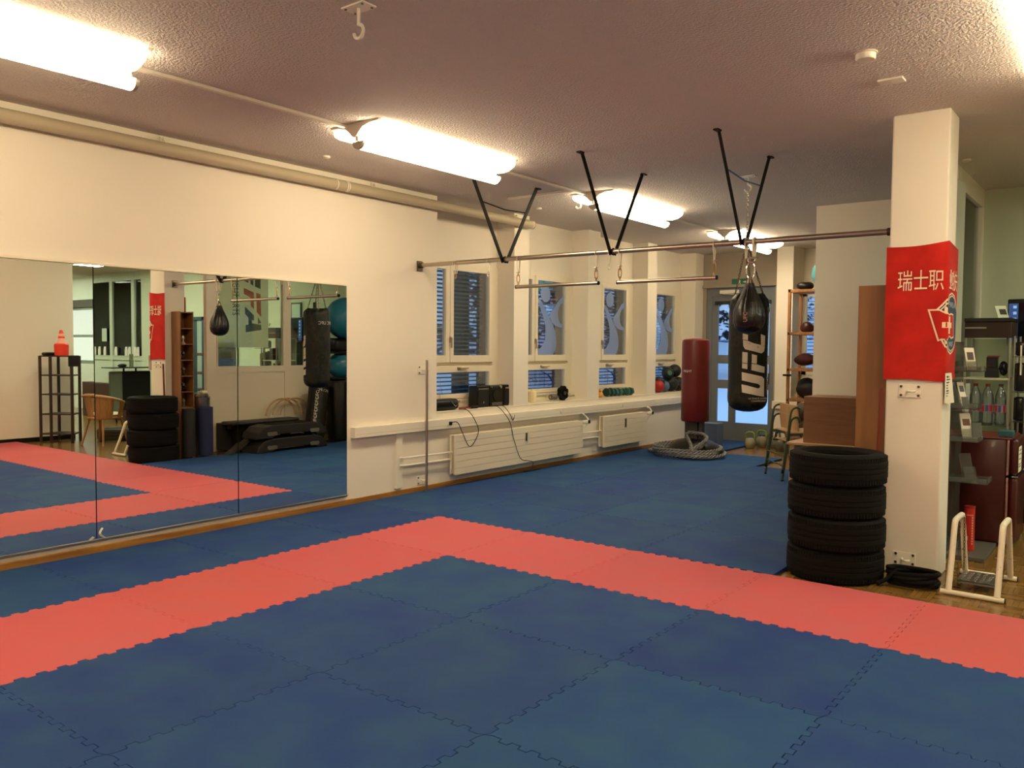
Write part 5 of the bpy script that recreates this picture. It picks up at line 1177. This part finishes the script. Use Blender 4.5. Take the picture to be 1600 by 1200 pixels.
for k, (y, s) in enumerate(((2.36, 'wooden hoop end nearest the bench'), (2.48, 'middle one of three wooden hoop ends behind the bench'), (2.62, 'wooden hoop end nearest the leaning bag'))):
    tag(MB().tube(arc((3.47, y + .12, .45), .28, .1, PI - .1, 20, (0, 1, 0)), .012, 8, flat=1.6).build('wooden_hoop', LW, smooth=True), s, 'hoop', 'bent wooden hoops behind the bench')
# leaning bag, standing bag, balls
M = Matrix.Translation((3.17, 2.86, .06)) @ Matrix.Rotation(math.radians(-14), 4, 'X') @ Matrix.Rotation(math.radians(8), 4, 'Y')
t = thing('leaning_bag', 'camouflage punching bag leaning beside the step platforms, seen in mirror', 'punching bag', (3.17, 2.86, .027))
MB().lathe([(0, 0), (.12, .005), (.15, .04), (.155, .1), (.155, .85), (.14, .9), (0, .91)], (0, 0, 0), 36, M).build('bag_body', CAMO, t, smooth=True)
b = MB()
for k in range(7):
    q = text_mb('UFC', .07, lambda x, y, d: M @ Vector(((.157 + d) * math.cos(PI + .75 + (y) / .156), (.157 + d) * math.sin(PI + .75 + (y) / .156), .12 + .10 * k + x)), .001); b.add(q.v, q.f)
for a in (PI - .3, PI + .45):
    q = text_mb('UFC', .06, lambda x, y, d: M @ Vector(((.157 + d) * math.cos(a + x / .156), (.157 + d) * math.sin(a + x / .156), .80 + y)), .001); b.add(q.v, q.f)
b.build('lettering', BW, t)
t = thing('leather_bag', 'black leather punching bag standing under the blue balls, seen in mirror', 'punching bag', (3.22, 3.38, .027))
MB().lathe([(0, .03), (.16, .03), (.19, .06), (.2, .2), (.2, .95), (.19, 1.0), (.0, 1.02)], (3.26, 3.46, 0), 36).build('bag_body', LEATH, t, smooth=True)
tag(MB().ball((3.2, 3.44, 1.24), .21, 32).build('exercise_ball', mat('teal_ball', '#1f6c86', .3), smooth=True), 'lower teal exercise ball above the leather bag, seen in mirror', 'exercise ball', 'teal exercise balls by the partition')
tag(MB().ball((3.2, 3.55, 2.0), .34, 36).build('exercise_ball', mat('teal_ball'), smooth=True), 'upper large teal exercise ball, seen in mirror', 'exercise ball', 'teal exercise balls by the partition')
tag(MB().rbox(3.02, 3.5, 3.2, 3.85, 1.46, 1.66, .06, seg=3).build('punch_shield', BLKP, smooth=True), 'black padded shield between the two teal exercise balls, seen in mirror', 'pad')
t = thing('ball_rack', 'dark rack by the partition corner that carries balls and pads', 'rack', (3.4, 3.6, 0))
for x, y in ((3.08, 3.92), (3.52, 3.92), (3.52, 3.18)): MB().rbox(x - .02, x + .02, y - .02, y + .02, 0, 2.25, .003).build('post', BLACK, t)
MB().rbox(3.04, 3.56, 3.16, 3.94, 1.02, 1.045, .003).rbox(3.04, 3.56, 3.16, 3.94, 1.43, 1.455, .003).rbox(3.30, 3.56, 3.16, 3.94, 1.66, 1.68, .003).build('shelf', BLACK, t)

# ---------------------------------------------------------------- reception side, seen in the mirror
DK = woodmat('dark_stained_wood', '#2a1a10', '#3b2617', .5)
t = thing('corner_shelf', 'dark wooden open shelf with five levels against the right wall', 'shelf', (6.4, .4, 0))
C4 = [(6.63, .27), (6.80, .62), (6.36, .84), (6.15, .56)]; C4 = [(6.60, .27), (6.72, .60), (6.40, .78), (6.16, .55)]
for x, y in C4 + [(6.45, .36)]: MB().rbox(x - .018, x + .018, y - .018, y + .018, .0, 1.365, .003).build('post', DK, t)
for z in (.13, .44, .75, 1.05, 1.35): MB().prism(C4[:3] + [C4[3], (6.45, .36)], lambda x, y, q: Vector((x, y, z + q)), 0, .02).build('shelf_board', DK, t)
t = thing('traffic_cone', 'stack of orange traffic cones with pale band on the dark shelf', 'traffic cone', (6.42, .52, 1.37))
OR = mat('cone_orange', '#e23a22', .5, emit=None)
MB().lathe([(.10, 0), (.105, .17), (.095, .18), (.085, .19)], (6.42, .52, 1.371), 28).lathe([(.07, .19), (.055, .235)], (6.42, .52, 1.371), 28).lathe([(.05, .27), (.045, .30)], (6.42, .52, 1.371), 28).lathe([(.035, .345), (.024, .39), (.012, .40), (0, .40)], (6.42, .52, 1.371), 28).build('cone_body', OR, t, smooth=True)
MB().lathe([(.085, .188), (.07, .192), (.056, .232), (.045, .30), (.036, .345)], (6.42, .52, 1.371), 28).build('pale_band', mat('cone_band', '#f0b29c', .5), t, smooth=True)
tag(MB().rbox(6.46, 6.62, .30, .50, 1.371, 1.42, .02).build('black_cloth', BLKP), 'black folded cloth lying left of the orange cones', 'cloth')
tag(MB().rbox(6.14, 6.17, .50, .66, 1.20, 1.375, .012).build('black_cloth', mat('black_cotton', '#121212', .9)), 'black cloth hanging over the shelf corner', 'cloth')
# rattan chair
RT = woodmat('rattan', '#8a6238', '#a57a48', .55)
t = thing('rattan_armchair', 'brown wooden armchair with white cushion beside the dark shelf', 'chair', (5.75, .85, 0), 0)
Cc = Vector((5.72, .88, 0))
def cp(a, r, z): return Cc + Vector((r * math.cos(a), r * math.sin(a), z))
A0 = 2.2
MB().tube([cp(A0 + .25 + k * (2 * PI - 2.4) / 24, .33, .66 + .12 * math.sin(PI * k / 24)) for k in range(25)], .028, 10, flat=.6).build('arm_rail', RT, t, smooth=True)
V = []; F = []
for k in range(25):
    a = A0 + .25 + k * (2 * PI - 2.4) / 24; V += [cp(a, .325, .66 + .12 * math.sin(PI * k / 24)), cp(a, .27, .42)]
    if k and not (k % 8 in (3, 4)): F.append((2 * k - 2, 2 * k, 2 * k + 1, 2 * k - 1))
o = MB().add(V, F).build('side_panel', RT, t); sf = o.modifiers.new('s', 'SOLIDIFY'); sf.thickness = .015
MB().lathe([(.0, .40), (.27, .40), (.285, .42), (.27, .44), (0, .44)], Cc, 32).build('seat', RT, t, smooth=True)
MB().lathe([(.0, .44), (.23, .44), (.26, .465), (.23, .49), (0, .50)], Cc, 32).build('cushion', mat('white_cushion', '#e9dfc8', .8), t, smooth=True)
for a in (A0 - .3, A0 + 1.4, A0 + 2.9, A0 + 4.4): MB().cyl(cp(a, .25, .41), cp(a, .36, .0), .022, .015, n=10).build('leg', RT, t)
tag(MB().tube([Vector((6.12 + .2 * math.cos(2 * PI * k / 24), 1.25 + .2 * math.sin(2 * PI * k / 24), .06 + .045 * (k // 24))) for k in range(72)], .05, 8).build('coiled_mat', mat('olive_coil', '#3d3a2b', .8), smooth=True), 'dark coiled bundle on the floor behind the wooden armchair', 'bundle')
tag(MB().rbox(9.2, 11.3, 3.1, 3.3, 0, .74, .01).build('red_counter', mat('wine_red', '#4a1518', .4)), 'low dark red counter before the office glass wall', 'counter')
t = thing('pinboard_stand', 'grey-green wheeled board stand with black front, seen in mirror', 'board stand', (9.0, 2.9, 0))
MB().rbox(8.98, 9.04, 2.66, 2.92, .14, 1.02, .02).build('grey_panel', mat('sage_grey', '#5c6355', .5), t)
MB().rbox(8.97, 9.05, 2.92, 3.5, .25, 1.02, .02).build('black_panel', BLACK, t)
MB().cyl((9.01, 2.80, 0), (9.01, 2.80, .14), .02, n=8).cyl((9.01, 3.4, 0), (9.01, 3.4, .25), .02, n=8).build('leg', BLKP, t)
MB().rbox(8.8, 9.2, 2.6, 3.6, 1.08, 1.10, .004).cyl((9.0, 2.95, 1.0), (9.0, 2.95, 1.09), .02, n=8).cyl((9.0, 3.2, 1.0), (9.0, 3.2, 1.09), .02, n=8).build('table_top', BLKP, t)
blob('table_clutter', (9.0, 2.92, 1.13), .05, (1, 1.8, .7), BLKP, 'dark small items on the black tabletop, seen in mirror', 'item', 3)
tag(MB().rbox(8.97, 9.03, 3.08, 3.14, 1.101, 1.36, .004).build('patterned_box', mat('olive_print', '#7c8262', .6, var='#3c422e', vscale=50)), 'slim patterned box standing on the black tabletop, seen in mirror', 'box')
for k, x in enumerate((12.42, 12.2, 11.95, 11.45, 11.0, 10.86, 10.62, 10.5)):
    tag(MB().add([Vector((x + a, 4.07 + b_, z)) for b_ in (-.01, 0.005) for a, z in ((-.05, 1.301), (.05, 1.301), (.05, 1.42), (.02, 1.50), (-.04, 1.50), (-.05, 1.42))], [(0, 1, 2, 3, 4, 5), (11, 10, 9, 8, 7, 6), (0, 6, 7, 1), (1, 7, 8, 2), (2, 8, 9, 3), (3, 9, 10, 4), (4, 10, 11, 5), (5, 11, 6, 0)]).build('leaflet_stand', WHITE),
        '%s white leaflet stand along the office window ledge from the outer wall' % ORD[k], 'leaflet stand', 'white leaflet stands on the office window ledge')
tag(MB().box(11.86, 12.08, 4.070, 4.073, 1.62, 1.92).build('notice_sheet', mat('grey_paper', '#a9b0a0', .8)), 'paper sheet on the office glass, seen in mirror', 'notice')
GP = mat('grey_partition_film', '#3d5054', .6)
struct('wall_glazed_film', MB().box(10.36, 12.6, 4.16, 4.165, 1.3, 2.0), GP)
t = thing('notice_board', 'dark framed board on the mint wall behind the partition glass', 'board', (7.2, 4.03, 1.4))
MB().rbox(6.85, 7.53, 4.02, 4.048, 1.0, 1.6, .01).build('frame', mat('dark_grey_board', '#3f433c', .5), t)
MB().box(6.97, 7.42, 4.016, 4.021, 1.42, 1.52).build('pale_panel', mat('pale_grey_panel', '#a7a899', .6), t)
t = thing('picture_frame', 'framed pale picture on the mint wall behind the second glass pane', 'picture', (5.1, 4.03, 2.2))
MB().rbox(4.93, 5.22, 4.025, 4.048, 1.98, 2.33, .005).build('frame', mat('dark_frame', '#2f3a33', .5), t)
MB().box(4.96, 5.19, 4.021, 4.026, 2.03, 2.30).build('picture', mat('pale_picture', '#b9cbb8', .6), t)
tag(MB().rbox(4.9, 5.25, 3.7, 4.04, 0, 1.72, .01).build('tall_cabinet', mat('grey_green_cab', '#4a5148', .5)), 'grey-green tall cabinet against the mint wall, seen in mirror', 'cabinet')
# office ceiling panels
OE = mat('office_panel_glow', '#ffffff', .5, emit=OFFICE_COL, es=OFFICE)
for k, (x, y, s) in enumerate(((7.9, 2.7, 'square glowing ceiling panel over the mint wall'), (6.0, 2.4, 'added unseen fill panel on the office ceiling nearest the pillar'), (9.6, 2.6, 'square glowing ceiling panel before the office glass wall'), (12.6, 2.6, 'square glowing ceiling panel near the outer office window'), (13.6, 1.2, 'square glowing ceiling panel in the outer office corner'), (13.5, 3.1, 'square glowing ceiling panel right before the outer office window'))):  # panel nearest the pillar is added out of view to lighten the wall
    t = thing('ceiling_panel', s, 'ceiling lamp', (x, y, H), 0, 'square office ceiling panels')
    MB().rbox(x - .31, x + .31, y - .31, y + .31, H - .03, H - .001, .004).build('frame', WPLAST, t)
    MB().box(x - .29, x + .29, y - .29, y + .29, H - .034, H - .031).build('diffuser', OE, t)

# ---------------------------------------------------------------- outside: snow, slope, trees
b = MB(); nx, ny = 60, 60
def gz(x, y):
    d1 = max(0, (y - 9)); d2 = max(0, (-x - 3.0)); base = -.35 + .012 * d1 * d1 * (d1 < 60) * .35 + .02 * d2 + .10 * max(0, d2 - 8) + .28 * max(0, d1 - 16)
    return base + .12 * noise.noise(Vector((x * .3, y * .3, 0)))
V = []; F = []
for i in range(nx + 1):
    for j in range(ny + 1):
        x = -50 + 70 * i / nx; y = -10 + 80 * j / ny
        V.append((x, y, gz(x, y) if (x < -2.0 or y > 8.2) else -.35))
F = [(i * (ny + 1) + j, (i + 1) * (ny + 1) + j, (i + 1) * (ny + 1) + j + 1, i * (ny + 1) + j + 1) for i in range(nx) for j in range(ny)]
b.add(V, F); struct('ground_snow', b, SNOW, smooth=True)
TR = mat('snowy_needles', '#16202c', .9, var='#dfe9ff', vscale=5, vdet=8, vlo=.46, vhi=.54, spec=.1)
TRK = mat('dark_bark', '#14161c', .9)
def tree(x, y, h, r, s, seed):
    z0 = gz(x, y); t = thing('snowy_tree', s, 'tree', (x, y, z0), 0, 'snow-covered trees outside')
    b = MB(); n = 18; rows = 26
    for i in range(rows + 1):
        f_ = i / rows; z = z0 + 1.3 + (h - 1.3) * f_; rr = r * (1 - f_) ** .8 * (.75 + .25 * ((i % 3) / 2))
        for k in range(n):
            a = 2 * PI * k / n; q = 1 + .55 * noise.noise(Vector((math.cos(a) * 2 + seed, math.sin(a) * 2, z * 1.4)))
            b.v.append((x + rr * q * math.cos(a), y + rr * q * math.sin(a), z + .15 * noise.noise(Vector((a * 2, z, seed)))))
    b.f = [(i * n + k, i * n + (k + 1) % n, (i + 1) * n + (k + 1) % n, (i + 1) * n + k) for i in range(rows) for k in range(n)] + [tuple(range(n))[::-1]]
    b.build('crown', TR, t, smooth=True)
    MB().cyl((x, y, z0 - .2), (x, y, z0 + h * .45), .14, .09, n=10).build('trunk', TRK, t)
spots = [(-9.5, 13, 6, 2.2), (-13.2, 19, 7, 2.2), (-8.4, 18, 5.5, 1.8), (-16.5, 25, 8, 2.6), (-11, 27, 7, 2.3), (-7.6, 22.5, 6, 1.8), (-18, 31, 9, 3.2), (-13.5, 35, 8, 3), (-24, 18.5, 9, 3.0), (-4.0, 24.5, 6.5, 1.9), (-3.2, 30, 7, 2.6), (-8, 33, 8, 2.8)]
tl = ['snowy tree outside the first window', 'tall snowy tree outside, seen between first and second windows', 'snowy tree outside the second window', 'tall snowy tree outside behind the second window', 'snowy tree outside the third window', 'bushy snowy tree outside the fourth window', 'distant tall snowy tree up the slope beyond the first window', 'distant snowy tree on the slope beyond the third window', 'broad snowy tree far out beyond the first window', 'snowy tree on the slope left behind the glass door', 'snowy tree on the slope straight behind the glass door', 'distant snowy tree beyond the last window']
for k, (x, y, h, r) in enumerate(spots): tree(x, y, h, r, tl[k], k * 3.1)
tag(MB().cyl((-3.6, 4.40, gz(-3.6, 4.4) - .1), (-3.6, 4.40, 3.4), .14, n=20).build('outdoor_post', mat('outdoor_post', '#1d2733', .8)), 'thick dark post standing outside the first window', 'post')
